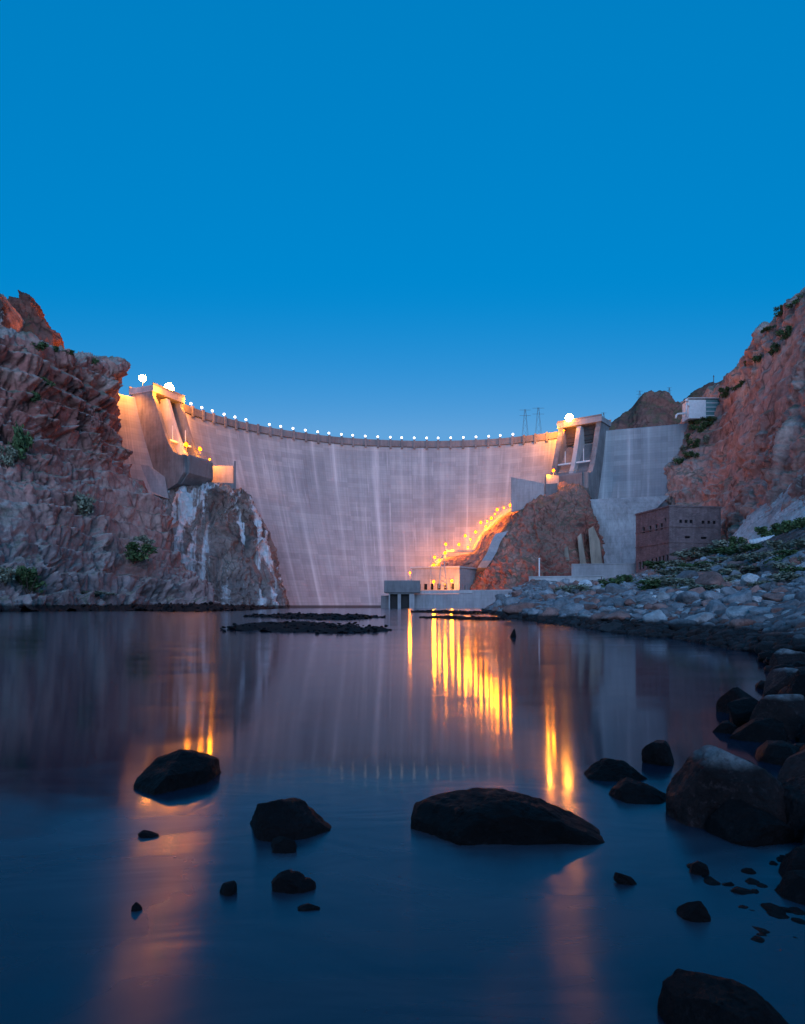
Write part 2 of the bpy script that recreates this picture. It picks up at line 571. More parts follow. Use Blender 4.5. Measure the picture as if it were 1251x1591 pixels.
k = NT('red_brick')
o_ = k.coord('Object')
br = k.n('TexBrick', {'Vector': k.n('UVMap', uv_map='metres').outputs[0], 'Color1': (.19, .14, .15, 1), 'Color2': (.27, .20, .205, 1), 'Mortar': (.11, .085, .09, 1), 'Scale': 1.0,
                      'Mortar Size': .03, 'Brick Width': 1.2, 'Row Height': .45})
c_ = k.mix(.8, br.outputs[0], k.ramp(k.noise(o_, .25, 6, .65), [(.3, .55), (.7, 1.15)]), 'MULTIPLY')
c_ = k.mix(.6, c_, k.ramp(k.noise(k.mapping(o_, (1, 1, .1)), .9, 5, .65), [(.3, .6), (.7, 1.15)]), 'MULTIPLY')
M['brick'] = k.done(c_, .9, k.bump(br.outputs[1], .4, -.05), .2)

# water: clear dark river, soft from the long exposure, shallow riffles in front
k = NT('river_water')
pos = k.n('NewGeometry').outputs['Position']
sp = k.n('SeparateXYZ', {0: pos})
X_, Y_ = sp.outputs[0], sp.outputs[1]
edge = k.math('ADD', Y_, k.math('ADD', k.math('MULTIPLY', k.math('SUBTRACT', k.noise(pos, .55, 4, .6, .6), .5), 3.0), k.math('MULTIPLY', k.math('ABSOLUTE', k.math('ADD', X_, .2)), -.18)))
riff = k.ramp(k.math('DIVIDE', edge, 10.0), [(.36, 1.0), (.52, 0.0)])
pn = k.noise(k.mapping(pos, (.6, 1.1, 1)), .9, 4, .55, .8)
patchy = k.ramp(pn, [(.35, 0.0), (.65, 1.0)])
rough = k.math('ADD', k.math('ADD', .062, k.math('MULTIPLY', patchy, .035)), k.math('MULTIPLY', riff, k.math('ADD', .135, k.math('MULTIPLY', patchy, .10))))
h1 = k.noise(k.mapping(pos, (.7, 1.6, 1)), 1.1, 3, .5, .9)
h2 = k.noise(k.mapping(pos, (.035, .11, 1)), 1.0, 3, .5, .5)
bmp = k.bump(h1, k.math('MULTIPLY', k.math('ADD', riff, .03), .045), .25)
bmp = k.bump(h2, .12, .25, bmp)
gl = k.n('BsdfAnisotropic', {'Color': (.92, .95, 1.0, 1), 'Roughness': rough, 'Anisotropy': k.math('ADD', .45, k.math('MULTIPLY', riff, .15)), 'Tangent': k.n('CombineXYZ', {0: 1.0, 1: 0.0, 2: 0.0}), 'Normal': bmp})
tr = k.n('BsdfTransparent', {'Color': (.10, .17, .24, 1)})
df = k.n('BsdfDiffuse', {'Color': (.010, .024, .045, 1)})
body = k.n('MixShader', {0: .65, 1: tr, 2: df})
fr = k.n('Fresnel', {'IOR': 1.34, 'Normal': bmp})
fac = k.math('ADD', k.math('MULTIPLY', fr, .88), k.math('MULTIPLY', riff, .035))
mx = k.n('MixShader', {0: fac, 1: body, 2: gl})
k.t.links.new(mx.outputs[0], k.out.inputs['Surface'])
M['water'] = k.m

# ---------------------------------------------------------------- ground and water
mb = MB()
mb.add([(-4000, -4000, -2.2), (4000, -4000, -2.2), (4000, 6000, -2.2), (-4000, 6000, -2.2)], [(0, 1, 2, 3)])
g = struct(mb.build('ground', M['bed']))
n = 150
gx, gy = np.meshgrid(np.linspace(-9, 5, n), np.linspace(.3, 14, n), indexing='ij')
gz = -.42 - .02 * gy + .16 * fbm(np.stack([gx.ravel(), gy.ravel(), 0 * gx.ravel()], 1) * .9, 5, 3).reshape(n, n)
gz += .3 * np.clip((gx - 1.2) / 2, -.3, 1)
struct(link('riverbed', grid_mesh('riverbed', np.stack([gx, gy, np.minimum(gz, -.1)], -1)), M['bed']))
mb = MB()
mb.add([(-330, -140, 0), (150, -140, 0), (150, 420, 0), (-330, 420, 0)], [(0, 1, 2, 3)])
struct(mb.build('water', M['water']))

# unseen hill added behind the camera to keep evening light off the near shore
hc = []
for x in np.linspace(-420, 420, 9):
    s = .6 + .15 * math.sin(x * .021)
    hc.append([(x, -230, 40 * s), (x, -150, 46 * s), (x, -105, 27 * s), (x, -75, 8), (x, -48, -3)])
patch('hill', hc, 120, 60, 4, 40, 77, M['far'], toward=(0, 0, 300))

# ---------------------------------------------------------------- dam
CREST = 105.0
cp = [(150, 590), (180, 598), (240, 611), (280, 625), (300, 635), (350, 650), (400, 661.5), (450, 670), (500, 677), (560, 682.5), (640, 685.5), (700, 685.3), (760, 683),
      (800, 679.5), (868, 671.5), (905, 664), (950, 657), (1000, 653), (1080, 645), (1110, 641)]
cpts = np.array([P(x, y, F * (CREST - CH) / (HY - y))[:2] for x, y in cp])
# smooth the crest through the picked points
cr = catmull(cpts, 600)
for _ in range(400):
    cr[1:-1] = (cr[:-2] + 2 * cr[1:-1] + cr[2:]) / 4
seg = np.r_[0, np.cumsum(np.linalg.norm(np.diff(cr, axis=0), axis=1))]
NU = 520
uu = np.linspace(0, seg[-1], NU)
cr = np.stack([np.interp(uu, seg, cr[:, i]) for i in (0, 1)], 1)
tn = np.gradient(cr, axis=0)
tn /= np.linalg.norm(tn, axis=1, keepdims=True)
rn = np.stack([tn[:, 1], -tn[:, 0]], 1)      # downstream


def at_px(x):
    """index on the crest seen at photo column x"""
    return int(np.argmin(np.abs(CX + cr[:, 0] / cr[:, 1] * F - x)))


def inset(z):
    t = np.clip((CREST - 4 - z) / CREST, 0, 1.1)
    return 41.0 * t ** 1.25


def face_pt(i, z):
    r = inset(z)
    return np.array([cr[i, 0] + rn[i, 0] * r, cr[i, 1] + rn[i, 1] * r, z])


dam = thing('dam', 'huge curved grey concrete arch dam filling the canyon behind the river', 'dam', (float(cr[NU // 2, 0]), float(cr[NU // 2, 1]) - 40, 0))
zs = np.r_[np.linspace(-6, 101, 130)]
V = np.zeros((NU, len(zs) + 2, 3))
UV = np.zeros((NU, len(zs) + 2, 2))
for jz, z in enumerate(zs):
    r = inset(z)
    V[:, jz, :2] = cr + rn * r
    V[:, jz, 2] = z
    UV[:, jz, 0] = uu
    UV[:, jz, 1] = z
for jj, (rr, z) in enumerate(((-6.0, 101.0), (-6.0, -6.0))):
    V[:, len(zs) + jj, :2] = cr + rn * rr
    V[:, len(zs) + jj, 2] = z
    UV[:, len(zs) + jj] = np.stack([uu, np.full(NU, 101.0)], 1)
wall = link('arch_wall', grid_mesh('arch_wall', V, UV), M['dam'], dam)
reg(wall)


def along(mb, i0, i1, prof, step=2):
    """sweep a closed (r, z) profile along the crest"""
    idx = list(range(i0, i1, step)) + [i1]
    n = len(prof)
    vs = [(cr[i, 0] + rn[i, 0] * r, cr[i, 1] + rn[i, 1] * r, z) for i in idx for r, z in prof]
    fs = [(a * n + b, a * n + (b + 1) % n, (a + 1) * n + (b + 1) % n, (a + 1) * n + b) for a in range(len(idx) - 1) for b in range(n)]
    fs += [tuple(range(n)), tuple(reversed(range((len(idx) - 1) * n, len(idx) * n)))]
    mb.add(vs, fs)


mb = MB()
along(mb, at_px(272), at_px(905), [(.9, 101.2), (.9, 105.0), (.3, 105.0), (.3, 102.2), (-5.2, 102.2), (-5.2, 104.0), (-5.8, 104.0), (-5.8, 101.02), (.2, 101.02)])
mb.build('parapet', M['conc_dark'], dam)
lamps_px = [279, 297, 314, 331, 348, 365, 383, 418.5, 436.5, 455, 474, 493, 511, 530, 549, 567, 587, 606, 625, 643, 663, 681, 700, 720, 739, 759, 778, 796]
for x in sorted(lamps_px + [400, 815, 833, 851]):
    i = at_px(x)
    mb = MB()
    ax = (np.array([*tn[i], 0]), np.array([*rn[i], 0]), np.array([0, 0, 1.0]))
    mb.box((cr[i, 0] + rn[i, 0] * 1.1, cr[i, 1] + rn[i, 1] * 1.1, 102.7), (1.2, .9, 5.6), ax)
    mb.build('pilaster', M['conc_dark'], dam)
# low strip of foundation seen under the right wing
crest_lamps = []
ordw = ['first', 'second', 'third', 'fourth', 'fifth', 'sixth', 'seventh', 'eighth', 'ninth', 'tenth', 'eleventh', 'twelfth', 'thirteenth', 'fourteenth']
pm, gm = None, None
for q, x in enumerate(lamps_px):
    i = at_px(x)
    b = (float(cr[i, 0] + rn[i, 0] * -.2), float(cr[i, 1] + rn[i, 1] * -.2), 102.2)
    lab = 'white globe lamp on the dam crest, %s from the %s spillway' % ((ordw[q], 'left') if q < 14 else (ordw[27 - q], 'right'))
    t = thing('crest_lamp', lab, 'lamp post', b, 'globe lamps along the dam crest')
    if pm is None:
        a = MB(); a.beam((0, 0, 0), (0, 0, 4.3), .12); a.beam((0, 0, 0), (0, 0, .8), .25); a.beam((0, 0, 4.1), (0, 0, 4.35), .3)
        pm = a.build('pole', M['steel']); 
        a = MB(); a.ball((0, 0, 4.85), .66)
        gm = a.build('globe', M['globe'], None, True)
        p_, g_ = pm, gm
    else:
        p_, g_ = pm.copy(), gm.copy()
        COL.objects.link(p_); COL.objects.link(g_)
    p_.parent = t; g_.parent = t

# ---------------------------------------------------------------- canyon walls


def col(*pts, back=None, under=None):
    w = [P(*p) for p in pts]
    if back:
        w.insert(0, np.array([w[0][0] + back[0], w[0][1] + back[1], w[0][2] + back[2]]))
    if under:
        a = w[-1]
        s = (under - 0) / a[1]
        w.append(np.array([a[0] * s, under, -4.0]))
    return w


A_cols = [
    col((-420, 380, 150), (-400, 600, 140), (-390, 730, 128), (-380, 810, 112), (-370, 880, 98), (-360, 932, 88), back=(-30, 90, 6), under=78),
    col((-200, 450, 182), (-195, 610, 172), (-190, 720, 160), (-190, 810, 142), (-190, 885, 126), (-190, 932, 116), back=(-25, 90, 6), under=106),
    col((-60, 500, 205), (-60, 620, 198), (-60, 720, 186), (-60, 810, 168), (-60, 885, 150), (-60, 932, 140), back=(-20, 90, 6), under=130),
    col((40, 528, 222), (40, 630, 215), (40, 715, 205), (40, 805, 188), (40, 885, 172), (40, 932, 160), back=(-15, 80, 4), under=150),
    col((105, 548, 240), (108, 640, 236), (110, 710, 228), (115, 800, 214), (120, 880, 200), (125, 932, 190), back=(-48, 70, 2), under=178),
    col((150, 563, 254), (155, 645, 250), (158, 710, 245), (175, 795, 236), (185, 870, 226), (195, 930, 216), back=(-46, 60, -4), under=205),
    col((173, 573, 263), (181, 650, 260), (186, 725, 258), (235, 775, 258), (258, 835, 254), (275, 925, 244), back=(-42, 50, -6), under=232),
    col((172, 577, 275), (180, 655, 273), (186, 730, 270), (240, 778, 270), (264, 845, 266), (330, 925, 262), back=(-38, 40, -8), under=256),
    col((160, 590, 320), (165, 660, 318), (175, 735, 315), (225, 790, 305), (250, 850, 298), (312, 925, 290), back=(-20, 10, -8), under=285),
]
left_cliff = patch('cliff', A_cols, 420, 420, 3.9, 28, 1, M['cliff_l'], strata=.8, block=1.45, fade=(0, .2), ribs=.2)

B_cols = [
    col((165, 722, 322), (172, 800, 312), (180, 870, 302), (185, 930, 292), back=(0, 30, 8), under=285),
    col((240, 735, 322), (250, 800, 311), (262, 870, 303), (280, 930, 295), back=(0, 30, 8), under=290),
    col((305, 757, 318), (312, 810, 308), (320, 870, 302), (330, 930, 297), back=(0, 30, 6), under=292),
    col((352, 760, 322), (360, 812, 313), (368, 870, 307), (378, 930, 303), back=(-11, 25, 0), under=299),
    col((378, 768, 332), (402, 820, 326), (415, 875, 321), (432, 932, 318), back=(-14, 25, -2), under=316),
    col((382, 772, 348), (408, 818, 346), (422, 872, 340), (442, 932, 336), back=(-14, 20, -4), under=334),
    col((376, 775, 372), (402, 818, 370), (418, 872, 366), (438, 932, 362), back=(-8, 5, -4), under=362),
]
left_knoll = patch('rock_outcrop', B_cols, 260, 240, 2.9, 17, 5, M['knoll_l'], strata=.1, block=1.2, fade=(.1, .25), ribs=.8)

F_cols = [
    col((788, 812, 378), (766, 846, 374), (738, 884, 370), (730, 918, 364), back=(0, 10, -4)),
    col((804, 800, 368), (780, 838, 356), (752, 876, 348), (742, 920, 340), back=(0, 20, -4)),
    col((830, 776, 358), (810, 832, 342), (792, 875, 333), (788, 922, 325), back=(0, 30, 0)),
    col((868, 758, 352), (858, 820, 335), (850, 870, 326), (846, 922, 316), back=(0, 30, 0)),
    col((903, 757, 354), (906, 820, 338), (902, 870, 330), (898, 922, 318), back=(0, 30, 0)),
    col((916, 778, 364), (930, 830, 354), (936, 875, 346), (940, 922, 338), back=(0, 25, -2)),
    col((912, 785, 385), (928, 835, 382), (935, 880, 376), (938, 922, 370), back=(0, 5, 0)),
]
mid_knoll = patch('rock_outcrop', F_cols, 260, 240, 3.0, 19, 9, M['knoll_c'], strata=.1, block=1.2, fade=(.2, .2), ribs=.7)

D_cols = [
    col((1062, 655, 392), (1052, 705, 388), (1040, 760, 380), (1030, 880, 372), back=(10, 60, 5)),
    col((1078, 649, 368), (1056, 705, 362), (1044, 760, 354), (1042, 885, 330), back=(10, 70, 5)),
    col((1116, 640, 350), (1106, 700, 340), (1096, 765, 326), (1095, 885, 300), back=(15, 80, 5)),
    col((1150, 580, 322), (1146, 685, 306), (1140, 775, 290), (1138, 880, 262), back=(20, 90, 5)),
    col((1192, 522, 292), (1190, 645, 268), (1188, 755, 250), (1182, 870, 225), back=(30, 90, 5)),
    col((1256, 450, 258), (1252, 595, 232), (1250, 725, 210), (1250, 860, 178), back=(40, 90, 5)),
    col((1360, 395, 222), (1355, 565, 200), (1350, 710, 175), (1350, 860, 142), back=(50, 80, 5)),
    col((1600, 300, 170), (1590, 520, 150), (1590, 700, 130), (1590, 860, 105), back=(60, 70, 5)),
]
right_cliff = patch('cliff', D_cols, 320, 320, 5.0, 36, 21, M['cliff_r'], strata=.2, block=1.3, fade=(.12, 0), tilt=-.45, ribs=.35)

# far ridges
E = [(930, 668), (952, 657), (976, 640), (998, 616), (1018, 611), (1034, 612), (1046, 624), (1060, 621), (1076, 606), (1096, 598), (1125, 590), (1160, 565), (1200, 560)]
ridge = patch('hill', [col((x, y, 640), (x - 3, y + 40, 600), (x - 5, y + 110, 540), back=(0, 80, -30)) for x, y in E], 220, 60, 5.5, 40, 33, M['far'], block=.8)
C2 = [(-4, 540), (12, 505), (22, 475), (42, 463), (58, 478), (72, 500), (84, 518), (90, 545)]
patch('rock_outcrop', [col((x, y, 310), (x * .98, y + 26, 303), (x * .96, y + 75, 292), back=(0, 30, -20)) for x, y in C2], 110, 70, 2.6, 11, 41, M['far'], block=1.5)
C1 = [(-110, 430), (-50, 438), (-18, 446), (1, 455), (10, 478), (13, 505), (15, 545)]
patch('rock_outcrop', [col((x, y, 285), (x - 2, y + 30, 280), (x - 4, y + 85, 270), back=(0, 30, -10)) for x, y in C1], 110, 70, 1.5, 13, 43, M['cliff_r'], block=1.1)
# pale scree fan right of the brick building
S_cols = [col((1128, 846, 236), (1130, 852, 228), (1132, 860, 220)), col((1162, 806, 236), (1158, 832, 218), (1156, 858, 200)), col((1200, 775, 226), (1196, 815, 206), (1190, 855, 186)),
          col((1236, 748, 216), (1230, 800, 192), (1226, 850, 170)), col((1262, 742, 206), (1262, 795, 182), (1262, 845, 158)), col((1330, 760, 180), (1330, 800, 165), (1330, 845, 145))]
scree = patch('scree_slope', S_cols, 120, 100, .9, 9, 51, M['scree'], block=.8)

# right bank
bank_cols = []
for pts in [
    [(742, 951, 128, -1.5), (742, 950, 140, -.3), (745, 948, 165, -.3), (748, 946, 190, .05), (752, 945, 215, .1), (756, 945, 240, .1)],
    [(775, 0, 78, -1.5), (772, 0, 90, -.1), (775, 0, 112, .9), (778, 0, 150, 2.0), (785, 0, 200, 4.0), (790, 0, 262, 5.0)],
    [(828, 0, 48, -1.4), (830, 0, 54.5, 0), (830, 0, 78, 1.2), (830, 0, 125, 3.6), (830, 0, 195, 8.4), (828, 0, 275, 10)],
    [(900, 0, 35, -1.3), (900, 0, 40.5, 0), (900, 0, 60, 1.15), (900, 0, 108, 3.3), (900, 0, 190, 7.6), (890, 0, 290, 11)],
    [(985, 0, 26, -1.2), (985, 0, 30, 0), (985, 0, 48, 1.1), (985, 0, 108, 4.2), (985, 0, 250, 13.0), (970, 0, 310, 14)],
    [(1042, 0, 23, -1.2), (1042, 0, 27, 0), (1042, 0, 43, 1.1), (1042, 0, 108, 5.3), (1042, 0, 235, 16.6), (1035, 0, 320, 17)],
    [(1135, 0, 17, -1.1), (1135, 0, 21, 0), (1135, 0, 31, .95), (1135, 0, 80, 4.9), (1135, 0, 190, 18), (1135, 0, 270, 19)],
    [(1190, 0, 13, -1), (1189, 0, 17.3, 0), (1190, 0, 26, .8), (1190, 0, 62, 4.3), (1190, 0, 150, 16.6), (1190, 0, 230, 20)],
    [(1240, 0, 6.6, -.7), (1246, 0, 8.5, .0), (1252, 0, 18, .5), (1255, 0, 52, 4.0), (1258, 0, 112, 15.2), (1260, 0, 190, 22)],
    [(1300, 0, 3.3, -.6), (1330, 0, 4.2, .0), (1370, 0, 12, .6), (1370, 0, 38, 3.8), (1370, 0, 84, 13.6), (1370, 0, 140, 22)],
    [(1500, 0, 1.9, -.6), (1600, 0, 2.4, .0), (1620, 0, 8, .7), (1620, 0, 24, 3.5), (1620, 0, 60, 11.5), (1620, 0, 100, 22)],
]:
    bank_cols.append([np.array([(x - CX) / F * d, d, z]) for x, y, d, z in pts])
bank_cols.append([np.array(p, float) for p in [(1.6, -2, -.6), (2.3, -2, 0), (8, -1, .9), (24, 3, 4), (58, 10, 12), (100, 20, 24)]])
bank_cols.append([np.array(p, float) for p in [(2, -30, -.6), (3, -30, 0), (9, -30, 1), (25, -30, 5), (58, -30, 14), (100, -30, 26)]])
A = np.array(bank_cols)
nb, mbk = 420, 260
V = np.swapaxes(catmull(np.swapaxes(catmull(A, nb), 0, 1), mbk), 0, 1)
p = V.reshape(-1, 3)
dist = np.clip(p[:, 1] / 60, .08, 1)
V[:, :, 2] += ((.55 * fbm(p / 4.0, 5, 61) + .3 * (cells(p / 1.7, 64)[0] - .5)) * dist * np.clip(p[:, 2] * 1.2 + .25, .25, 1)).reshape(nb, mbk)
bank = struct(link('river_bank', grid_mesh('river_bank', V), M['bank']))
reg(bank)

# gravel bars just breaking the surface


def bar(name, pts, hgt, seed):
    """pts: photo px (x0, x1, y at middle, half depth fraction)"""
    x0, x1, yc, dy = pts
    n, m = 130, 30
    s = np.linspace(0, 1, n)[:, None]
    t = np.linspace(-1, 1, m)[None, :]
    wv = np.sin(np.pi * s) ** .6
    y = yc + t * dy * wv + 1.2 * np.sin(s * 5 + seed) + 0 * s
    D = F * CH / np.maximum(y - HY, 1.5)
    X = (x0 + (x1 - x0) * s - CX) / F * D
    pp = np.stack([X, D, 0 * X], -1).reshape(-1, 3)
    Z = hgt * (1 - t ** 2) * wv - .06 + hgt * 1.3 * fbm(pp * np.array([1.3, .45, 1]), 6, seed, .6).reshape(n, m)
    o = struct(link(name, grid_mesh(name, np.stack([X, D + 0 * X, np.minimum(Z, hgt * 1.6)], -1)), M['bar']))
    return o


bar('gravel_bar', (352, 618, 977, 7.5), .30, 3)
bar('gravel_bar', (-80, 300, 947.5, 3.4), 1.7, 8)
bar('gravel_bar', (170, 430, 946.6, 3.0), 1.4, 12)
bar('gravel_bar', (385, 600, 959, 3.0), .34, 17)
bar('gravel_bar', (655, 800, 961, 2.4), .16, 23)
bar('gravel_bar', (640, 760, 952, 2.0), .24, 29)

# ---------------------------------------------------------------- spillways


def spillway(label, org, rdir, side, cat='spillway', ts=1.0, dz=0.0):
    """org: point on the crest line, rdir: downstream direction (unit 2-D), side: +1/-1 where local t points"""
    r2 = np.array(rdir, float) / np.linalg.norm(rdir)
    t2 = np.array([-r2[1], r2[0]]) * side
    o2 = np.array(org, float)

    def L(r, t, z):
        return np.array([*(o2 + r2 * r + t2 * t * ts), z + dz])
    off = np.array([*t2, 0]) * ts
    root = thing('spillway', label, cat, L(4, 0, 60))
    prof = [(9, 58), (3, 78), (-5, 95), (-7, 107), (6.5, 107), (6.5, 102.5), (8, 100), (10, 94), (13, 86), (16, 79), (19, 75), (23, 73.2), (25, 73.4), (25, 65), (21, 60), (14, 57)]
    for t, w in ((-12.6, 3.0), (-1.3, 2.6), (9.9, 3.0)):
        m = MB()
        pr = prof if abs(t) > 5 else [(-6, 70), (-6, 104), (6.5, 104), (8, 100), (10, 94), (13, 86), (15.6, 79.6), (17.6, 76.6), (17.6, 68)]
        m.prism([L(r, t, z) for r, z in pr], off * w)
        m.build('pier', M['pier'] if abs(t) > 5 else M['conc_pale'], root, bevel=.12)
    m = MB()
    inv = [(-8, 94.5), (-3, 95.5), (1, 94), (6, 87), (11, 79.5), (16, 73.8), (20, 71.8), (23.5, 72), (26, 73.6), (26.6, 72.6), (26, 65), (22, 60.4), (14, 57.5), (8, 57.5), (2, 78)]
    m.prism([L(r, -9.6, z) for r, z in inv], off * 19.5)
    m.build('flip_bucket', M['conc_dark'], root)
    m = MB()
    m.prism([L(r, -13.0, z) for r, z in ((-8, 104.6), (-8, 107.6), (7.2, 107.6), (7.2, 104.6))], off * 26.6)
    deck = m.build('bridge_deck', M['conc'], root, bevel=.1)
    for rr in (6.9, -7.7):
        m = MB()
        m.prism([L(rr - .2, -13.0, z) for z in (107.6, 108.7)] + [L(rr + .2, -13.0, z) for z in (108.7, 107.6)], off * 26.6)
        m.build('deck_parapet', M['conc_dark'], deck)
    for t in (-9.6, 1.3):
        m = MB()
        arc = [(1.5 + 3.2 * (1 - math.cos(a)), 95.2 + 9.6 * (a / 1.1)) for a in np.linspace(0, 1.1, 8)]
        m.prism([L(r, t + .05, z) for r, z in arc] + [L(r - .35, t + .05, z) for r, z in reversed(arc)], off * (8.5 if t < 0 else 8.5))
        gate = m.build('radial_gate', M['gate'], root)
        m = MB()
        for i in range(1, 7, 2):
            r, z = arc[i]
            m.prism([L(r, t + .1, z), L(r + .45, t + .1, z), L(r + .45, t + .1, z + .3), L(r, t + .1, z + .3)], off * 8.4)
        m.build('gate_rib', M['gate'], gate)
        m = MB()
        m.prism([L(r, t + .02, z) for r, z in ((12.6, 81.4), (13.8, 81.4), (13.8, 82.2), (12.6, 82.2))], off * 8.55)
        cat_ = m.build('catwalk', M['white'], root)
        for s in (4.2,):
            m = MB()
            m.beam(L(13.2, t + s, 82), L(13.2, t + s, 89.2), .22)
            m.build('post', M['white'], cat_)
    m = MB()
    for t in (-9.0, -5, 2, 6):
        m.beam(L(25.8, t, 73.2), L(25.8, t, 74.8), .07)
    m.beam(L(25.8, -9.2, 74.8), L(25.8, 9.6, 74.8), .07)
    m.build('railing', M['steel'], root)
    return root, L


iL = at_px(247)
spl, LL = spillway('left concrete spillway of the dam, its pale side wall facing the river', cr[iL] + np.array([0, -1]), (.92, -.39), 1, ts=.82, dz=-2.0)
iR = at_px(908)
spr, LR = spillway('right concrete spillway of the dam, two dark open gate bays facing the river', cr[iR] + rn[iR] * 1.0, (-.60, -.80), 1)

# ---------------------------------------------------------------- terraces beside the spillways


def wallbox(m, a, b, z0, z1, th):
    """upright wall from a to b (2-D) of thickness th"""
    a, b = np.array(a, float), np.array(b, float)
    d = (b - a) / np.linalg.norm(b - a)
    nrm = np.array([-d[1], d[0]]) * th / 2
    q = [a - nrm, b - nrm, b + nrm, a + nrm]
    m.hexa([(*p, z0) for p in q], [(*p, z1) for p in q])


def PZ(x, y, d):
    return P(x, y, d)


# left terrace: floor slab, bright back wall, end wall with a dark edge
tl = thing('valve_terrace', 'concrete terrace beside the left spillway with an amber lit wall', 'terrace', P(335, 757, 322))
d0 = 322.0
fz = P(335, 746, d0)[2]
a, b = P(304, 746, 326)[:2], P(364, 750, 330)[:2]
ab, bb = P(312, 740, 342)[:2], P(363, 742, 341)[:2]
m = MB()
q = [a, b, bb + np.array([0, 6]), ab + np.array([0, 6])]
m.hexa([(*p_, fz - 4.4) for p_ in q], [(*p_, fz) for p_ in q])
m.build('floor_slab', M['conc_dark'], tl, bevel=.1)
m = MB()
wallbox(m, ab, bb, fz - .3, fz + 10.8, .8)
m.build('back_wall', M['conc'], tl)
m = MB()
wallbox(m, b + np.array([.3, .4]), bb + np.array([.5, 1]), fz - 4.2, fz + 11.0, 1.0)
m.build('end_wall', M['conc_dark'], tl)
tr_ = thing('valve_terrace', 'grey walled concrete terrace left of the right spillway above the stairs', 'terrace', P(830, 772, 358))
fz = P(830, 770, 356)[2]
a, b = P(794, 772, 362)[:2], P(846, 768, 352)[:2]
a2, b2 = P(800, 768, 378)[:2], P(868, 762, 366)[:2]
m = MB()
zt = [P(794, 741, 362)[2], P(846, 751, 352)[2]]
d = (b - a) / np.linalg.norm(b - a)
nv = np.array([-d[1], d[0]])
m.hexa([(*a, fz - 8), (*b, fz - 6), (*(b + nv), fz - 6), (*(a + nv), fz - 8)], [(*a, zt[0]), (*b, zt[1]), (*(b + nv), zt[1]), (*(a + nv), zt[0])])
m.build('front_wall', M['conc'], tr_, bevel=.08)
m = MB()
q = [a + nv * 1.05, b + nv * 1.05, b2, a2]
m.hexa([(*p_, fz - 5) for p_ in q], [(*p_, fz + 1.5) for p_ in q])
m.build('floor_slab', M['conc_dark'], tr_)
m = MB()
wallbox(m, b + nv * .6 + d * .6, b + nv * 6 + d * 5.5, fz - 1, P(858, 740, 356)[2], 1.0)
m.build('side_wall', M['conc'], tr_)
m = MB()
p0, p1 = P(848, 760, 351), P(866, 760, 348)
wallbox(m, p0[:2], p1[:2], fz - 4, P(850, 752, 350)[2] - 0, .8)
m.build('low_wall', M['conc_dark'], tr_)

# pale concrete skin below the wings of the dam


def skin(name, label, quads, mat, th=1.4):
    t = thing(name, label, 'retaining wall', P(*quads[0][0]))
    for q in quads:
        m = MB()
        w = [P(*c) for c in q]
        m.prism(w, (0, th, 0))
        m.build('wall_panel', mat, t)
    return t


skin('foundation_wall', 'pale smooth concrete foundation wall below the right wing of the dam', [[(916, 776, 352), (1040, 770, 350), (1010, 800, 344), (988, 880, 338), (980, 893, 336), (942, 893, 338), (934, 840, 346)]], M['conc_wash'], 6)
skin('foundation_wall', 'pale concrete apron below the left wing of the dam', [[(165, 713, 312), (232, 724, 313), (256, 741, 314), (262, 775, 312), (240, 768, 311), (200, 750, 311), (165, 744, 312)]], M['conc'], 6)

ch = thing('concrete_chute', 'narrow pale concrete chute curving down the rusty rock beside the stairs', 'chute', P(760, 858, 345))
lft = [(770, 829), (763, 842), (757, 858), (749, 871), (742, 882)]
rgt = [(790, 825), (778, 841), (772, 857), (764, 871), (756, 882)]
ring = []
for (xa, ya), (xb, yb_) in zip(lft, rgt):
    ha, hb = hit(mid_knoll, xa, ya)[0], hit(mid_knoll, xb, yb_)[0]
    dd_ = min([h_.y for h_ in (ha, hb) if h_ is not None] or [352])
    ring.append((P(xa, ya, dd_ - 1.5), P(xb, yb_, dd_ - 1.5)))
m = MB()
vs = [q_ for a_, b_ in ring for q_ in (a_, b_, b_ + np.array([0, 7, -2]), a_ + np.array([0, 7, -2]))]
n_ = len(ring)
fs = [(i_ * 4 + j_, i_ * 4 + (j_ + 1) % 4, i_ * 4 + 4 + (j_ + 1) % 4, i_ * 4 + 4 + j_) for i_ in range(n_ - 1) for j_ in range(4)] + [(0, 1, 2, 3), (n_ * 4 - 1, n_ * 4 - 2, n_ * 4 - 3, n_ * 4 - 4)]
m.add(vs, fs)
m.build('slab', M['conc'], ch)
M['tan'] = concrete('tan_concrete', (.36, .30, .245), .3, .7, 0)
for poly, lab in (([(877, 852), (882, 848), (888, 892), (876, 892)], 'leftmost and lowest of the three tan buttresses under the rusty rock'),
                  ([(897, 834), (903, 828), (912, 880), (914, 892), (898, 892), (901, 874)], 'middle tan buttress under the rusty rock'),
                  ([(914, 822), (922, 817), (932, 840), (938, 892), (920, 892), (917, 860)], 'tallest tan buttress, beside the pale foundation wall')):
    t_ = thing('rock_buttress', lab, 'buttress', P(poly[-1][0], 892, 326), 'tan buttresses under the rusty rock')
    m = MB()
    m.prism([P(x_, y_, 325) for x_, y_ in poly], (4.5, 14, 0))
    m.build('shaft', M['tan'], t_, bevel=.25)
# ---------------------------------------------------------------- stairs with amber lamps


def dam_hit(x, y):
    h = BVH[wall].ray_cast(CAM, ray(x, y))[0]
    return np.array(h) if h else P(x, y, 390)


def P_front(x, y, gap):
    h = dam_hit(x, y)
    return P(x, y, h[1] - gap)


AMB = (1.0, .26, .003)


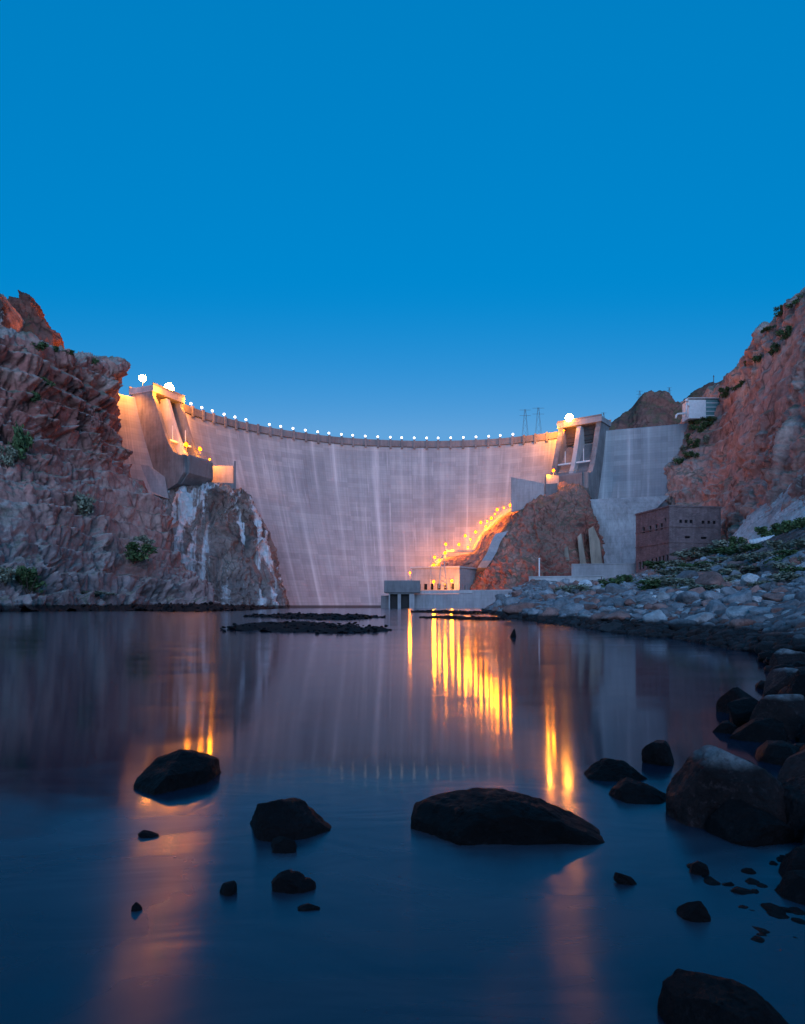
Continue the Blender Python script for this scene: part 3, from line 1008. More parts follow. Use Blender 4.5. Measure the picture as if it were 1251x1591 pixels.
def light(name, loc, power, colr, rad, parent=None):
    l = bpy.data.lights.new(name, 'POINT')
    l.energy = power
    l.color = colr
    l.shadow_soft_size = rad
    o = bpy.data.objects.new(name, l)
    COL.objects.link(o)
    o.location = [float(v) for v in loc]
    if parent is not None:
        o.parent = parent
        o.matrix_parent_inverse = Matrix.Translation(-parent.location)
    return o


def amber_lamp(pos, label, pole=2.6, power=2600, rad=.45, group='amber lamps on the stairs', lean=0.0):
    pos = np.array(pos, float)
    foot = pos + np.array([0, lean, -pole])
    t = thing('amber_lamp', label, 'lamp', pos - np.array([0, 0, pole]), group)
    m = MB()
    m.beam(foot, foot + np.array([0, 0, pole + .3]), .08)
    m.beam(foot, foot + np.array([0, 0, .3]), .2)
    if lean:
        m.beam(foot + np.array([0, 0, pole + .3]), pos + np.array([0, 0, .5]), .06)
    m.build('pole', M['steel'], t)
    m = MB()
    m.ball(pos, rad)
    m.build('globe', M['amber'], t, True)
    m = MB()
    m.beam(pos + np.array([0, 0, rad * .9]), pos + np.array([0, 0, rad * 1.25]), rad * .8, n=10)
    m.build('cap', M['gate'], t)
    light('bulb', pos + np.array([0, -1.2, -.1]), power, AMB, .9, t)
    return t


nodes = [(662, 888, 9), (692, 864, 9), (735, 854, 9), (752, 825, 8), (776, 803, 8), (800, 788, 8)]
N3 = [P_front(*n_) for n_ in nodes]
st = thing('stairway', 'concrete stairway climbing the rock beside the dam under amber lamps', 'stairs', N3[0])
for (a, b) in zip(N3[:-1], N3[1:]):
    a, b = a.copy(), b.copy()
    d = b - a
    hl = np.linalg.norm(d[:2])
    h2 = d[:2] / hl
    nv = np.array([-h2[1], h2[0]])
    steep = abs(d[2]) / hl > .25
    m = MB()
    ns = max(1, int(round(abs(d[2]) / .55))) if steep else 1
    for i in range(ns):
        s0, s1 = a[:2] + d[:2] * i / ns, a[:2] + d[:2] * (i + 1) / ns
        zt = a[2] + d[2] * (i + 1) / ns
        q = [s0 - nv * 1.3, s1 - nv * 1.3, s1 + nv * 1.3, s0 + nv * 1.3]
        m.hexa([(*p_, zt - 1.5) for p_ in q], [(*p_, zt) for p_ in q])
    m.build('flight' if steep else 'landing', M['conc'], st)
    for sgn in (-1, 1):
        m = MB()
        o3 = np.array([*(nv * 1.2 * sgn), 0])
        k_ = max(2, int(hl / 2.5))
        for i in range(k_ + 1):
            p_ = a + d * i / k_ + o3
            m.beam(p_, p_ + np.array([0, 0, 1.1 + (.5 if steep else 0)]), .05)
        up = np.array([0, 0, 1.1 + (.5 if steep else 0)])
        m.beam(a + o3 + up, b + o3 + up, .06)
        m.beam(a + o3 + up * .55, b + o3 + up * .55, .045)
        m.build('railing', M['steel'], st)
spur = []
for q_ in [N3[0] + np.array([-7, 1, -3])] + N3 + [N3[-1] + np.array([7, -3, 1])]:
    spur.append([q_ + np.array([0, 5, -2.2]), q_ + np.array([0, 2.2, -1.7]), q_ + np.array([.3, -2.0, -1.7]), q_ + np.array([1.2, -4.2, -5.5]),
                 np.array([q_[0] + 3.5, q_[1] - 8.5, max(q_[2] - 15, 9.0)]), np.array([q_[0] + 6, q_[1] - 13, 5.0])])
patch('rock_outcrop', spur, 150, 110, .9, 8, 57, M['knoll_c'], block=1.0, ribs=.3)
stair_lamps = [(674, 878, 'lowest amber lamp on the stairway, behind the powerhouse roof'),
               (675.4, 866, 'amber lamp on the lowest stair flight, just above the lowest lamp'),
               (691.5, 859, 'amber lamp at the top of the lowest stair flight'),
               (692.7, 845.7, 'amber lamp at the left end of the stair landing'),
               (713, 846, 'amber lamp midway along the stair landing'),
               (723, 832.6, 'amber lamp at the foot of the long upper stair flight'),
               (739, 826.6, 'amber lamp just above the foot of the long upper stair flight'),
               (747, 812, 'amber lamp midway up the long upper stairs, left side'),
               (763.5, 805, 'amber lamp midway up the long upper stairs, right side'),
               (772.6, 792, 'second highest amber lamp on the stairway'),
               (793, 785, 'highest amber lamp, at the top end of the stairway')]
for x, y, lab in stair_lamps:
    amber_lamp(P_front(x, y, 11.2), lab, 2.6, 5200, .85, lean=1.9)
for x, y, lab in [(703, 855, 'smaller amber lamp left of centre on the stair landing'), (727, 850, 'smaller amber lamp at the right end of the stair landing'),
                  (731, 838, 'smaller amber lamp between the two lowest lamps of the upper flight'), (755, 818, 'smaller amber lamp below the middle lamps of the upper stairs'),
                  (757, 810, 'smaller amber lamp between the two middle lamps of the upper stairs'), (769, 799, 'smaller amber lamp just below the second highest stair lamp'),
                  (783, 789, 'smaller amber lamp between the two highest stair lamps'), (683, 870, 'smaller amber lamp midway up the lowest stair flight')]:
    amber_lamp(P_front(x, y, 10.4), lab, 1.8, 3000, .6, lean=1.4)

# ---------------------------------------------------------------- powerhouse group at the foot of the dam


def facade(mw, mwin, origin, u, n, W, H, openings, depth=.5):
    """wall sheet with real holes (reveals) in mw; the recessed panes are returned as separate MBs"""
    u = np.array([*u, 0.0]); n = np.array([*n, 0.0]); o = np.array(origin, float); zv = np.array([0, 0, 1.0])
    xs = sorted({0.0, W, *[q[0] for q in openings], *[q[0] + q[2] for q in openings]})
    ys = sorted({0.0, H, *[q[1] for q in openings], *[q[1] + q[3] for q in openings]})
    pt = lambda x, y, dd=0.0: o + u * x + zv * y - n * dd
    for i in range(len(xs) - 1):
        for j in range(len(ys) - 1):
            cx, cy = (xs[i] + xs[i + 1]) / 2, (ys[j] + ys[j + 1]) / 2
            if any(q[0] < cx < q[0] + q[2] and q[1] < cy < q[1] + q[3] for q in openings):
                continue
            mw.add([pt(xs[i], ys[j]), pt(xs[i + 1], ys[j]), pt(xs[i + 1], ys[j + 1]), pt(xs[i], ys[j + 1])], [(0, 1, 2, 3)])
    panes = []
    for x, y, w, h in openings:
        c = [(x, y), (x + w, y), (x + w, y + h), (x, y + h)]
        for (ax_, ay), (bx, by) in zip(c, c[1:] + c[:1]):
            mw.add([pt(ax_, ay), pt(bx, by), pt(bx, by, depth), pt(ax_, ay, depth)], [(0, 1, 2, 3)])
        pm_ = MB()
        pm_.hexa([pt(x - .05, y - .05, depth + .12), pt(x + w + .05, y - .05, depth + .12), pt(x + w + .05, y - .05, depth), pt(x - .05, y - .05, depth)],
                 [pt(x - .05, y + h + .05, depth + .12), pt(x + w + .05, y + h + .05, depth + .12), pt(x + w + .05, y + h + .05, depth), pt(x - .05, y + h + .05, depth)])
        panes.append(pm_)
    return panes


def metre_uv(o):
    """box-project UVs in metres: length along the wall, height"""
    me = o.data
    l = me.uv_layers.new(name='metres')
    for p_ in me.polygons:
        nn = p_.normal
        for li in p_.loop_indices:
            v = me.vertices[me.loops[li].vertex_index].co
            if abs(nn.z) > .7:
                l.data[li].uv = (v.x, v.y)
            elif abs(nn.x) > abs(nn.y):
                l.data[li].uv = (v.y, v.z)
            else:
                l.data[li].uv = (v.x, v.z)


# brick building on the right bank
u1 = np.array([.985, .172]); v1 = np.array([-.172, .985])
c0 = P(1040, 787, 268)
zb, zt = 11.0, float(c0[2])
Wf, Wl = 22.8, 26.0
bb_ = thing('brick_building', 'tall flat-roofed red brick building on the right bank below the cliff', 'building', (float(c0[0]), float(c0[1]), zb))
pz = lambda y, d: 1.3 + (HY - y) / F * d
front_open, left_open = [], []
Hh = zt - zb
for x in (1058, 1067, 1075.5):
    front_open.append(((x - 1041) / 88 * Wf, pz(812, 268) - zb, 1.3, 1.3))
for x in (1096, 1106, 1115.5):
    front_open.append(((x - 1041) / 88 * Wf, pz(813, 269) - zb, 1.3, 1.3))
front_open += [(.3 * Wf, pz(836, 268) - zb, 2.4, .9), (.61 * Wf, pz(836.5, 268) - zb, 2.6, .9), (.3 * Wf, pz(868, 268) - zb, 2.3, 1.2)]
for s in (.80, .60, .42, .27):
    left_open.append((Wl * (1 - s) + .4, Hh - 8.6, 1.9, 2.6))
for s in (.08, .20, .30, .40, .52, .66, .80, .90):
    left_open.append((Wl * (1 - s) - .2, 5.6 + (1 - s) * 2.0, 1.7, 3.4))
for s in (.05, .15):
    left_open.append((Wl * (1 - s) + .3, Hh - 5.6, 1.3, 1.3))
# keep only openings that do not collide
ok = []
for q in left_open:
    if all(q[0] + q[2] < r_[0] - .2 or r_[0] + r_[2] < q[0] - .2 or q[1] + q[3] < r_[1] - .2 or r_[1] + r_[3] < q[1] - .2 for r_ in ok) and q[0] > .3 and q[0] + q[2] < Wl - .3:
        ok.append(q)
left_open = ok
mw = MB()
pan = facade(mw, None, (c0[0], c0[1], zb), u1, -v1, Wf, Hh, front_open, .5)
pan += facade(mw, None, (c0[0] + v1[0] * Wl, c0[1] + v1[1] * Wl, zb), -v1, -u1, Wl, Hh, left_open, .5)
far_c = np.array([c0[0], c0[1]]) + u1 * Wf
facade(mw, None, (*far_c, zb), v1, u1, Wl, Hh, [])
facade(mw, None, (*(far_c + v1 * Wl), zb), -u1, v1, Wf, Hh, [])
w_ = mw.build('wall', M['brick'], bb_)
metre_uv(w_)
for pm_ in pan:
    pm_.build('window', M['glass'], bb_)
cc = np.array([c0[0], c0[1]]) + u1 * Wf / 2 + v1 * Wl / 2
axb = (np.array([*u1, 0]), np.array([*v1, 0]), np.array([0, 0, 1.0]))
m = MB()
m.box((*cc, zt - .75), (Wf - .6, Wl - .6, .5), axb)
m.build('roof', M['conc_dark'], bb_)
m = MB()
for sx, sy, w, h in ((0, -1, Wf + .7, .55), (0, 1, Wf + .7, .55), (-1, 0, .55, Wl - .42), (1, 0, .55, Wl - .42)):
    m.box((*(cc + u1 * sx * (Wf / 2 + .08) + v1 * sy * (Wl / 2 + .08)), zt + .25), (w, h, .62), axb)
o = m.build('cornice', M['brick'], bb_)
metre_uv(o)
for zz in (zt - 7.9, zt - 14.2):
    m = MB()
    for sx, sy, w, h in ((0, -1, Wf + .5, .25), (-1, 0, .25, Wl)):
        m.box((*(cc + u1 * sx * (Wf / 2 + .12) + v1 * sy * (Wl / 2 + .12)), zz), (w, h, .45), axb)
    o = m.build('string_course', M['brick'], bb_)
    metre_uv(o)

# low blue-grey retaining walls and deck along the river
rw = thing('river_wall', 'long low pale concrete river wall at the foot of the dam', 'retaining wall', P(720, 943, 300))
pa, pb, pc = P(640, 919, 322), P(735, 917, 308), P(826, 912, 296)
for a, b in ((pa, pb), (pb, pc)):
    m = MB()
    wallbox(m, a[:2], b[:2], -3, float(a[2] if a is pa else b[2]) - 1.4, 1.2)
    m.build('wall_panel', M['conc'], rw)
m = MB()
q = [pa[:2] + [0, .7], pc[:2] + [0, .7], pc[:2] + [4, 55], pa[:2] + [2, 32]]
m.hexa([(*p_, 1.0) for p_ in q], [(*p_, float(pb[2]) - 1.6) for p_ in q])
m.build('deck', M['conc_dark'], rw)
m = MB()
for a, b in ((pa, pb), (pb, pc)):
    wallbox(m, a[:2] + np.array([0, -.3]), b[:2] + np.array([0, -.3]), float(pb[2]) - 1.45, float(pb[2]) + .1, .5)
m.build('curb', M['conc_pale'], rw)

uw = thing('retaining_wall', 'pale concrete retaining wall above the boulders beside the white post', 'retaining wall', P(870, 912, 262))
m = MB()
a, b = P(822, 912, 272), P(938, 910, 262)
wallbox(m, a[:2], b[:2], 2, float(P(830, 897, 270)[2]), 1.2)
m.build('wall_panel', M['conc_pale'], uw, bevel=.1)
m = MB()
wallbox(m, a[:2] + np.array([0, -.1]), b[:2] + np.array([0, -.1]), float(P(830, 897, 270)[2]) + .003, float(P(830, 895.5, 270)[2]), 1.8)
m.build('coping', M['conc_pale'], uw)
uw = thing('retaining_wall', 'blue-grey concrete wall between the rock and the brick building', 'retaining wall', P(935, 895, 300))
m = MB()
a, b = P(888, 895, 306), P(992, 893, 300)
wallbox(m, a[:2], b[:2], 6, float(P(930, 877, 303)[2]), 1.2)
m.build('wall_panel', M['conc'], uw, bevel=.1)
m = MB()
wallbox(m, a[:2], b[:2], float(P(930, 877, 303)[2]) + .003, float(P(930, 875.6, 303)[2]), 1.7)
m.build('coping', M['conc'], uw)

# outlet block with two openings
ob = thing('outlet_house', 'grey concrete outlet block with two dark openings standing in the water', 'outlet block', P(620, 943, 318))
d0 = 316
mpp = d0 / F
ox, ow = P(597, 0, d0)[0], 56 * mpp
z1, z0 = P(0, 921, d0)[2], -3.0
mw = MB()
lx = lambda x: (x - 604) * mpp
wx0 = P(604, 0, d0)[0]
Ww = 40 * mpp
pan = facade(mw, None, (wx0, d0, z0), (1, 0), (0, -1), Ww, z1 - z0, [(lx(606), 2.0, 12 * mpp, z1 - z0 - 2.6), (lx(623), 2.0, 13 * mpp, z1 - z0 - 2.6)], 3.0)
dz = np.array([0, 0, 0])
mw.add([(wx0, d0, z0), (wx0, d0 + 14, z0), (wx0, d0 + 14, z1), (wx0, d0, z1)], [(0, 1, 2, 3)])
mw.add([(wx0 + Ww, d0, z0), (wx0 + Ww, d0 + 14, z0), (wx0 + Ww, d0 + 14, z1), (wx0 + Ww, d0, z1)], [(0, 1, 2, 3)])
mw.build('wall', M['conc'], ob)
for pm_ in pan:
    pm_.build('opening', M['dark'], ob)
m = MB()
m.box((ox + ow / 2, d0 + 6, (P(0, 902, d0)[2] + z1) / 2), (ow, 15, P(0, 902, d0)[2] - z1), None)
m.build('upper_block', M['conc_dark'], ob, bevel=.15)
m = MB()
m.box((P(608, 0, d0 + 8)[0], d0 + 14, 2.2), (10, 12, 8), None)
m.build('base_wall', M['conc_dark'], ob)

# small powerhouse with amber lamps
ph = thing('powerhouse', 'small low flat-roofed powerhouse at the dam foot glowing amber inside its yard', 'powerhouse', P(685, 915, 330))
dq = 336
A0, A1 = P(640, 882, dq + 8), P(714, 882, dq)
A2 = P(740, 880, dq + 16)
zr = float(A1[2])
zb = float(pb[2]) - 2.0
m = MB()
un = (A1 - A0)[:2]; W1 = np.linalg.norm(un); un /= W1; nn = np.array([un[1], -un[0]])
pan = facade(m, None, (*A0[:2], zb), un, nn, W1, zr - zb, [(W1 * s, 3.0, 1.7, 3.0) for s in (.12, .26, .40, .54, .68, .82)], .4)
u2 = (A2 - A1)[:2]; W2 = np.linalg.norm(u2); u2 /= W2; n2 = np.array([u2[1], -u2[0]])
pan += facade(m, None, (*A1[:2], zb), u2, n2, W2, zr - zb, [(W2 * .3, 3.0, 1.5, 2.2)], .4)
B0, B2 = A0[:2] + np.array([4, 22]), A2[:2] + np.array([-2, 14])
m.add([(*A2[:2], zb), (*B2, zb), (*B2, zr), (*A2[:2], zr)], [(0, 1, 2, 3)])
m.add([(*A0[:2], zb), (*B0, zb), (*B0, zr), (*A0[:2], zr)], [(0, 1, 2, 3)])
m.build('wall', M['conc'], ph)
for pm_ in pan:
    pm_.build('window', M['glass'], ph)
m = MB()
e = .7
q = [A0[:2] + nn * e - un * e, A1[:2] + nn * e + un * .2, A2[:2] + n2 * e, B2, B0]
m.prism([(*p_, zr + .01) for p_ in q], (0, 0, .8))
m.build('roof', M['conc_pale'], ph)
for x, y, lab in ((674, 904, 'amber lamp in front of the powerhouse wall, left of the mast'), (702, 902.5, 'bright amber lamp in front of the powerhouse wall, right of the mast')):
    amber_lamp(P(x, y, dq - 4), lab, 4.0, 9000, .7, 'amber lamps around the powerhouse')
amber_lamp(P(637, 890, dq - 14), 'amber lamp on top of the outlet block at the dam foot', 2.4, 3200, .55, 'amber lamps around the powerhouse')

# lattice mast in the yard
ma = thing('lattice_mast', 'slender steel mast with cross arms standing before the powerhouse', 'mast', P(688, 912, dq - 12))
m = MB()
fb = P(688, 914, dq - 12)
h = float(P(688, 862, dq - 12)[2] - fb[2])
for sx, sy in ((-1, -1), (1, -1), (1, 1), (-1, 1)):
    m.beam(fb + np.array([sx * 2.0, sy * 2.0, 0]), fb + np.array([sx * .35, sy * .35, h]), .13)
for i in range(7):
    f0, f1 = i / 7, (i + 1) / 7
    w0, w1 = 2.0 - 1.65 * f0, 2.0 - 1.65 * f1
    for s in (-1, 1):
        m.beam(fb + np.array([-s * w0, -w0, h * f0]), fb + np.array([s * w1, -w1, h * f1]), .07)
        m.beam(fb + np.array([-s * w0, w0, h * f0]), fb + np.array([s * w1, w1, h * f1]), .07)
m.build('tower_frame', M['steel'], ma)
m = MB()
for zf in (.98, .78):
    m.beam(fb + np.array([-3.2, 0, h * zf]), fb + np.array([3.2, 0, h * zf]), .12)
m.build('cross_arm', M['steel'], ma)
ma = thing('utility_pole', 'plain steel pole left of the lattice mast before the powerhouse', 'pole', P(668, 912, dq - 12))
m = MB()
fb = P(669, 914, dq - 12)
m.beam(fb, P(669, 862, dq - 12), .14)
m.build('pole', M['steel'], ma)
m = MB()
m.beam(P(664, 868, dq - 12), P(675, 868, dq - 12), .1)
m.build('cross_arm', M['steel'], ma)

# white post above the retaining wall
wp = thing('white_post', 'white post standing beside the pale wall in front of the rusty rock', 'post', P(838, 897, 268))
m = MB()
m.beam(P(838, 900, 273), P(838, 869, 273), .28, n=8)
m.build('shaft', M['white'], wp)
m = MB()
m.ball(P(838, 868, 273), .38)
m.build('finial', M['white'], wp, True)

# dark utility cabinet by the wall
cb = thing('utility_cabinet', 'small dark cabinet at the right end of the pale retaining wall', 'cabinet', P(928, 911, 240))
m = MB()
pc_ = P(928, 908, 240)
m.box(pc_, (3.2, 2.0, 2.6))
m.build('body', M['gate'], cb, bevel=.06)
m = MB()
m.box(pc_ + np.array([0, 0, 1.45]), (3.6, 2.4, .2))
m.build('lid', M['steel'], cb)
m = MB()
m.beam(P(934.5, 912, 239), P(934.5, 896, 239), .16)
m.build('post', M['gate'], cb)

# ---------------------------------------------------------------- floodlight masts and spillway lamps


def flood(x, y, d, zbase, label, power, size, lp, colr=(1.0, .27, .018)):
    c = P(x, y, d)
    t = thing('floodlight_mast', label, 'floodlight', (c[0], c[1], zbase), 'floodlights above the spillways')
    m = MB()
    m.beam((c[0], c[1], zbase), c, .22, n=8)
    m.beam((c[0], c[1], zbase), (c[0], c[1], zbase + .5), .5, n=8)
    m.beam(c + np.array([-size * .8, 0, -.2]), c + np.array([size * .8, 0, -.2]), .12)
    m.build('mast', M['steel'], t)
    m = MB()
    m.ball(c + np.array([0, -.3, .3]), size * 1.4, 32, 20)
    m.build('lamp_head', M['flood'], t, True)
    light('bulb', lp, power, colr, size * .7, t)
    return t


fl1 = LL(-5, -6, 107)
flood(222, 589, float(fl1[1]) + 2, 107.6, 'white floodlight on a mast above the left end of the left spillway', 16000, 1.15, LL(11, -12, 104))
flood(263, 604, float(LL(5, 6, 107)[1]) - 2, 107.6, 'brightest floodlight, over the gate bays of the left spillway', 16000, 1.6, LL(8, 16, 106))
flood(884.5, 650.5, float(LR(4, -6, 107)[1]) - 2, 107.6, 'bright floodlight over the gate bays of the right spillway', 24000, 1.6, LR(8, -17, 104))
sp_l = bpy.data.lights.new('wall_washer', 'SPOT')
sp_l.energy = 42000
sp_l.color = (1.0, .27, .018)
sp_l.spot_size = R(120)
sp_l.spot_blend = .7
sp_l.shadow_soft_size = .4
i_ = at_px(188)
so_ = bpy.data.objects.new('wall_washer', sp_l)
COL.objects.link(so_)
so_.location = (float(cr[i_, 0] + rn[i_, 0] * 4.0), float(cr[i_, 1] + rn[i_, 1] * 4.0), 107.5)
pL = LL(22, 2, 77)
amber_lamp(P(289.5, 691, float(pL[1]) - 3), 'amber lamp on the lip of the left spillway bucket', 3.2, 11000, 1.0, 'amber lamps by the spillways')
amber_lamp(P(311, 698, float(LL(25, 12, 77)[1])), 'amber lamp right of the left spillway above the terrace', 8, 9000, .9, 'amber lamps by the spillways')
amber_lamp(P(326, 714, 337), 'amber lamp on the terrace beside the left spillway', 6, 12000, .5, 'amber lamps by the spillways')
amber_lamp(P(860, 731, 351), 'upper amber lamp at the foot of the right spillway', 4, 4200, .75, 'amber lamps by the spillways')
amber_lamp(P(851, 739, 353), 'lower amber lamp beside the terrace of the right spillway', 3, 3200, .5, 'amber lamps by the spillways')
amber_lamp(P(876, 669, float(LR(9, -12, 100)[1]) - 3), 'amber lamp at the top corner of the right spillway', 3, 3000, .5, 'amber lamps by the spillways')

# ---------------------------------------------------------------- white valve house and pipe on the right crest
vh = thing('valve_house', 'white valve house with a teal end bay on the right end of the dam crest', 'building', P(1095, 648, 352))
dv = 352
m = MB()
pA, pB, pC = P(1070, 0, dv)[0], P(1097, 0, dv)[0], P(1119, 0, dv)[0]
zlo, zhi = float(P(0, 650, dv)[2]), float(P(0, 621, dv)[2])
m.box(((pA + pB) / 2, dv + 4, (zlo + zhi) / 2), (pB - pA, 8, zhi - zlo))
m.build('wall', M['white'], vh, bevel=.05)
m = MB()
m.box(((pB + pC) / 2 + .05, dv + 4.2, (zlo + zhi) / 2 + .6), (pC - pB, 7.6, zhi - zlo))
bay = m.build('end_bay', M['teal'], vh, bevel=.05)
m = MB()
for i in range(4):
    m.box(((pB + pC) / 2, dv + .3, zlo + 1.6 + i * 2.2), (pC - pB - .6, .3, .35))
m.build('louvre', M['white'], bay)
m = MB()
m.box(((pA + pC) / 2, dv + 4, zhi + .75), (pC - pA + 1.2, 9.4, .3))
m.build('roof', M['white'], vh)
m = MB()
m.box((P(1121, 0, dv)[0] + .6, dv + 3.8, zhi - 1.6), (2.6, 7, 5.2))
m.build('annex', M['white'], vh, bevel=.05)
vp = thing('vent_pipe', 'white bent pipe with a short stack beside the valve house', 'pipe', P(1052, 648, dv))
m = MB()
pp = [(1050, 650), (1051, 645), (1054, 643), (1066, 642)]
for a, b in zip(pp[:-1], pp[1:]):
    m.beam(P(*a, dv), P(*b, dv), .5, n=10)
m.build('pipe', M['white'], vp, True)
m = MB()
m.beam(P(1066, 648, dv), P(1067, 626, dv), .42, n=10)
m.ball(P(1067, 622, dv), .9)
m.beam(P(1068, 626, dv), P(1071, 632, dv), .4, n=8)
m.build('stack', M['white'], vp, True)


def pylon(x, ytop, ybase, d, label, arms=3):
    t = thing('power_pylon', label, 'pylon', P(x, ybase, d), 'power pylons behind the dam')
    b = P(x, ybase, d)
    h = float(P(x, ytop, d)[2] - b[2])
    w = h * .10
    m = MB()
    for sx in (-1, 1):
        for sy in (-1, 1):
            m.beam(b + np.array([sx * w, sy * w, 0]), b + np.array([sx * w * .15, sy * w * .15, h]), .10, n=4)
    for i in range(5):
        f0, f1 = i / 5, (i + 1) / 5
        for s in (-1, 1):
            m.beam(b + np.array([-s * w * (1 - .85 * f0), -w * (1 - .85 * f0), h * f0]), b + np.array([s * w * (1 - .85 * f1), -w * (1 - .85 * f1), h * f1]), .06, n=4)
    m.build('tower_frame', M['gate'], t)
    for i in range(arms):
        m = MB()
        z = h * (.98 - .16 * i)
        m.beam(b + np.array([-h * .16, 0, z]), b + np.array([h * .16, 0, z]), .12, n=4)
        m.build('cross_arm', M['gate'], t)


pylon(816, 636, 690, 520, 'left power pylon rising behind the dam crest', 2)
pylon(836.5, 633, 690, 560, 'power pylon behind the dam crest, nearer the right spillway', 2)
pylon(994, 607, 640, 700, 'faint power pylon on the ridge above the right wing', 3)
pylon(1040, 602, 626, 640, 'power pylon in the dip between the two dark ridges', 2)
pylon(938, 641, 668, 560, 'small pole-like pylon between the right spillway and the ridge', 1)
ap = thing('antenna_pole', 'thin pole standing on the dark ridge above the valve house', 'pole', P(1109, 602, 600))
m = MB()
m.beam(P(1109, 602, 600), P(1109, 583, 600), .35)
m.build('shaft', M['gate'], ap)
m = MB()
m.beam(P(1107.6, 585, 600), P(1110.4, 585, 600), .2)
m.build('cross_arm', M['gate'], ap)

# ---------------------------------------------------------------- boulders
def boulder_mesh(name, seed, sub, planes=13, rough=.06, sx=(1, 1, 1), sharp=22.0):
    bm = bmesh.new()
    bmesh.ops.create_icosphere(bm, subdivisions=sub, radius=1.0)
    v = np.array([x.co[:] for x in bm.verts])
    rg = np.random.default_rng(seed)
    nrm = rg.normal(size=(planes, 3))
    nrm /= np.linalg.norm(nrm, axis=1, keepdims=True)
    dd = rg.uniform(.62, .95, planes)
    dots = v @ nrm.T
    # soft minimum of the cutting planes gives worn edges
    rad = np.where(dots > .05, dd / np.maximum(dots, .05), 9.0)
    k_ = sharp
    r = -np.log(np.exp(-k_ * np.minimum(rad, 1.25)).sum(1) + np.exp(-k_ * 1.12)) / k_
    q = v * 1.7 + seed * 3.1
    r = r * (1 + rough * 1.6 * fbm(q, 5, seed) + rough * 1.2 * (cells(q * 1.4, seed)[0] - .5) * .6 + rough * .5 * ridged(q * 3, 3, seed + 5))
    v = v * r[:, None] * np.array(sx)
    for x, c in zip(bm.verts, v):
        x.co = c
    me = bpy.data.meshes.new(name)
    bm.to_mesh(me)
    bm.free()
    me.shade_smooth()
    return me


protos = {}
for kcol, mk in (('slate grey', 'b_slate'), ('rusty red', 'b_rust'), ('pale grey', 'b_pale')):
    protos[kcol] = []
    for s in range(8):
        me = boulder_mesh('boulder', 100 + s, 4, 9 + s % 4, .07, (1, 1, 1), 40.0)
        me.materials.append(M[mk])
        protos[kcol].append(me)

# scatter over the visible bank, largest first
cand = []
tries = 0
taken = []
rg = random.Random(5)
pool = []
for _ in range(9000):
    x = rg.uniform(765, 1262)
    y = rg.uniform(868, 1010)
    h, nn = hit(bank, x, y)
    if h is None or h.z < .02 or h.y > 175 or h.y < 11:
        continue
    if h.z > 6.5 and rg.random() < .75:
        continue
    dia = min(2.9, .5 + rg.expovariate(1.7)) * (1.0 if h.y < 70 else 1.3)
    if h.y < 45:
        dia = min(dia, 1.9)
    rp = dia / 2 / h.y * F
    if rp < 2.3 or rp > 21:
        continue
    pool.append((rp * rg.uniform(.75, 1.25), x, y, rp, dia, h.copy()))
pool.sort(key=lambda t_: -t_[0])
for _s, x, y, rp, dia, h in pool:
    if len(cand) >= 292:
        break
    # big blocks stay rare
    if rp > 12 and sum(1 for t_ in taken if t_[2] > 12) >= 34:
        continue
    if any((x - a) ** 2 + ((y - b) * 1.6) ** 2 < (.62 * (rp + c)) ** 2 for a, b, c in taken):
        continue
    taken.append((x, y, rp))
    cand.append((h, dia, x, y, rp))


def place_boulder(me, pos, s, rot, name='boulder'):
    o = bpy.data.objects.new(name, me)
    COL.objects.link(o)
    o.location = pos
    o.scale = s
    o.rotation_euler = rot
    return o


groups_ = {}
for h, dia, x, y, rp in cand:
    u_ = rg.random()
    kc = 'slate grey' if u_ < .56 else ('rusty red' if u_ < .82 else 'pale grey')
    me = rg.choice(protos[kc])
    flat = rg.uniform(.5, .95)
    r_ = dia / 2
    o = place_boulder(me, (h.x, h.y, h.z + r_ * flat * .25), (r_ * rg.uniform(.95, 1.3), r_ * rg.uniform(.8, 1.05), r_ * flat), (rg.uniform(-.3, .3), rg.uniform(-.35, .35), rg.uniform(0, 6.28)))
    size = 'small' if rp < 6.5 else ('large' if rp > 13 else '')
    shape = 'flat' if flat < .66 else ('blocky' if flat > .85 else '')
    if h.z < .75:
        band = 'at the waterline'
    elif h.z < 2.6:
        band = 'on the lower bank'
    else:
        band = 'on the upper bank'
    zone = 'by the river wall' if x < 850 else ('below the pale wall' if x < 955 else ('below the brick building' if x < 1130 else ('below the scree' if x < 1200 else 'by the right edge')))
    key = ' '.join(w for w in (size, shape, kc, 'boulder', band, zone) if w)
    groups_.setdefault(key, []).append((x, o))
ORD = ordw + ['fifteenth', 'sixteenth', 'seventeenth', 'eighteenth', 'nineteenth', 'twentieth']
for key, lst in groups_.items():
    lst.sort(key=lambda t_: t_[0])
    for i, (x, o) in enumerate(lst):
        if len(lst) == 1:
            lab = key
        elif i == len(lst) - 1:
            lab = key + ', rightmost'
        elif i == 0:
            lab = key + ', leftmost'
        else:
            lab = key + ', %s from left' % ORD[min(i, 19)]
        tag(o, lab, 'boulder', 'boulders of the right bank')

# the rubble between them, too many to count
sm = [boulder_mesh('stone', 300 + s, 2, 8, .05, (1, 1, 1), 40.0) for s in range(6)]
smv = [(np.array([v.co[:] for v in me.vertices]), np.array([p_.vertices[:] for p_ in me.polygons])) for me in sm]


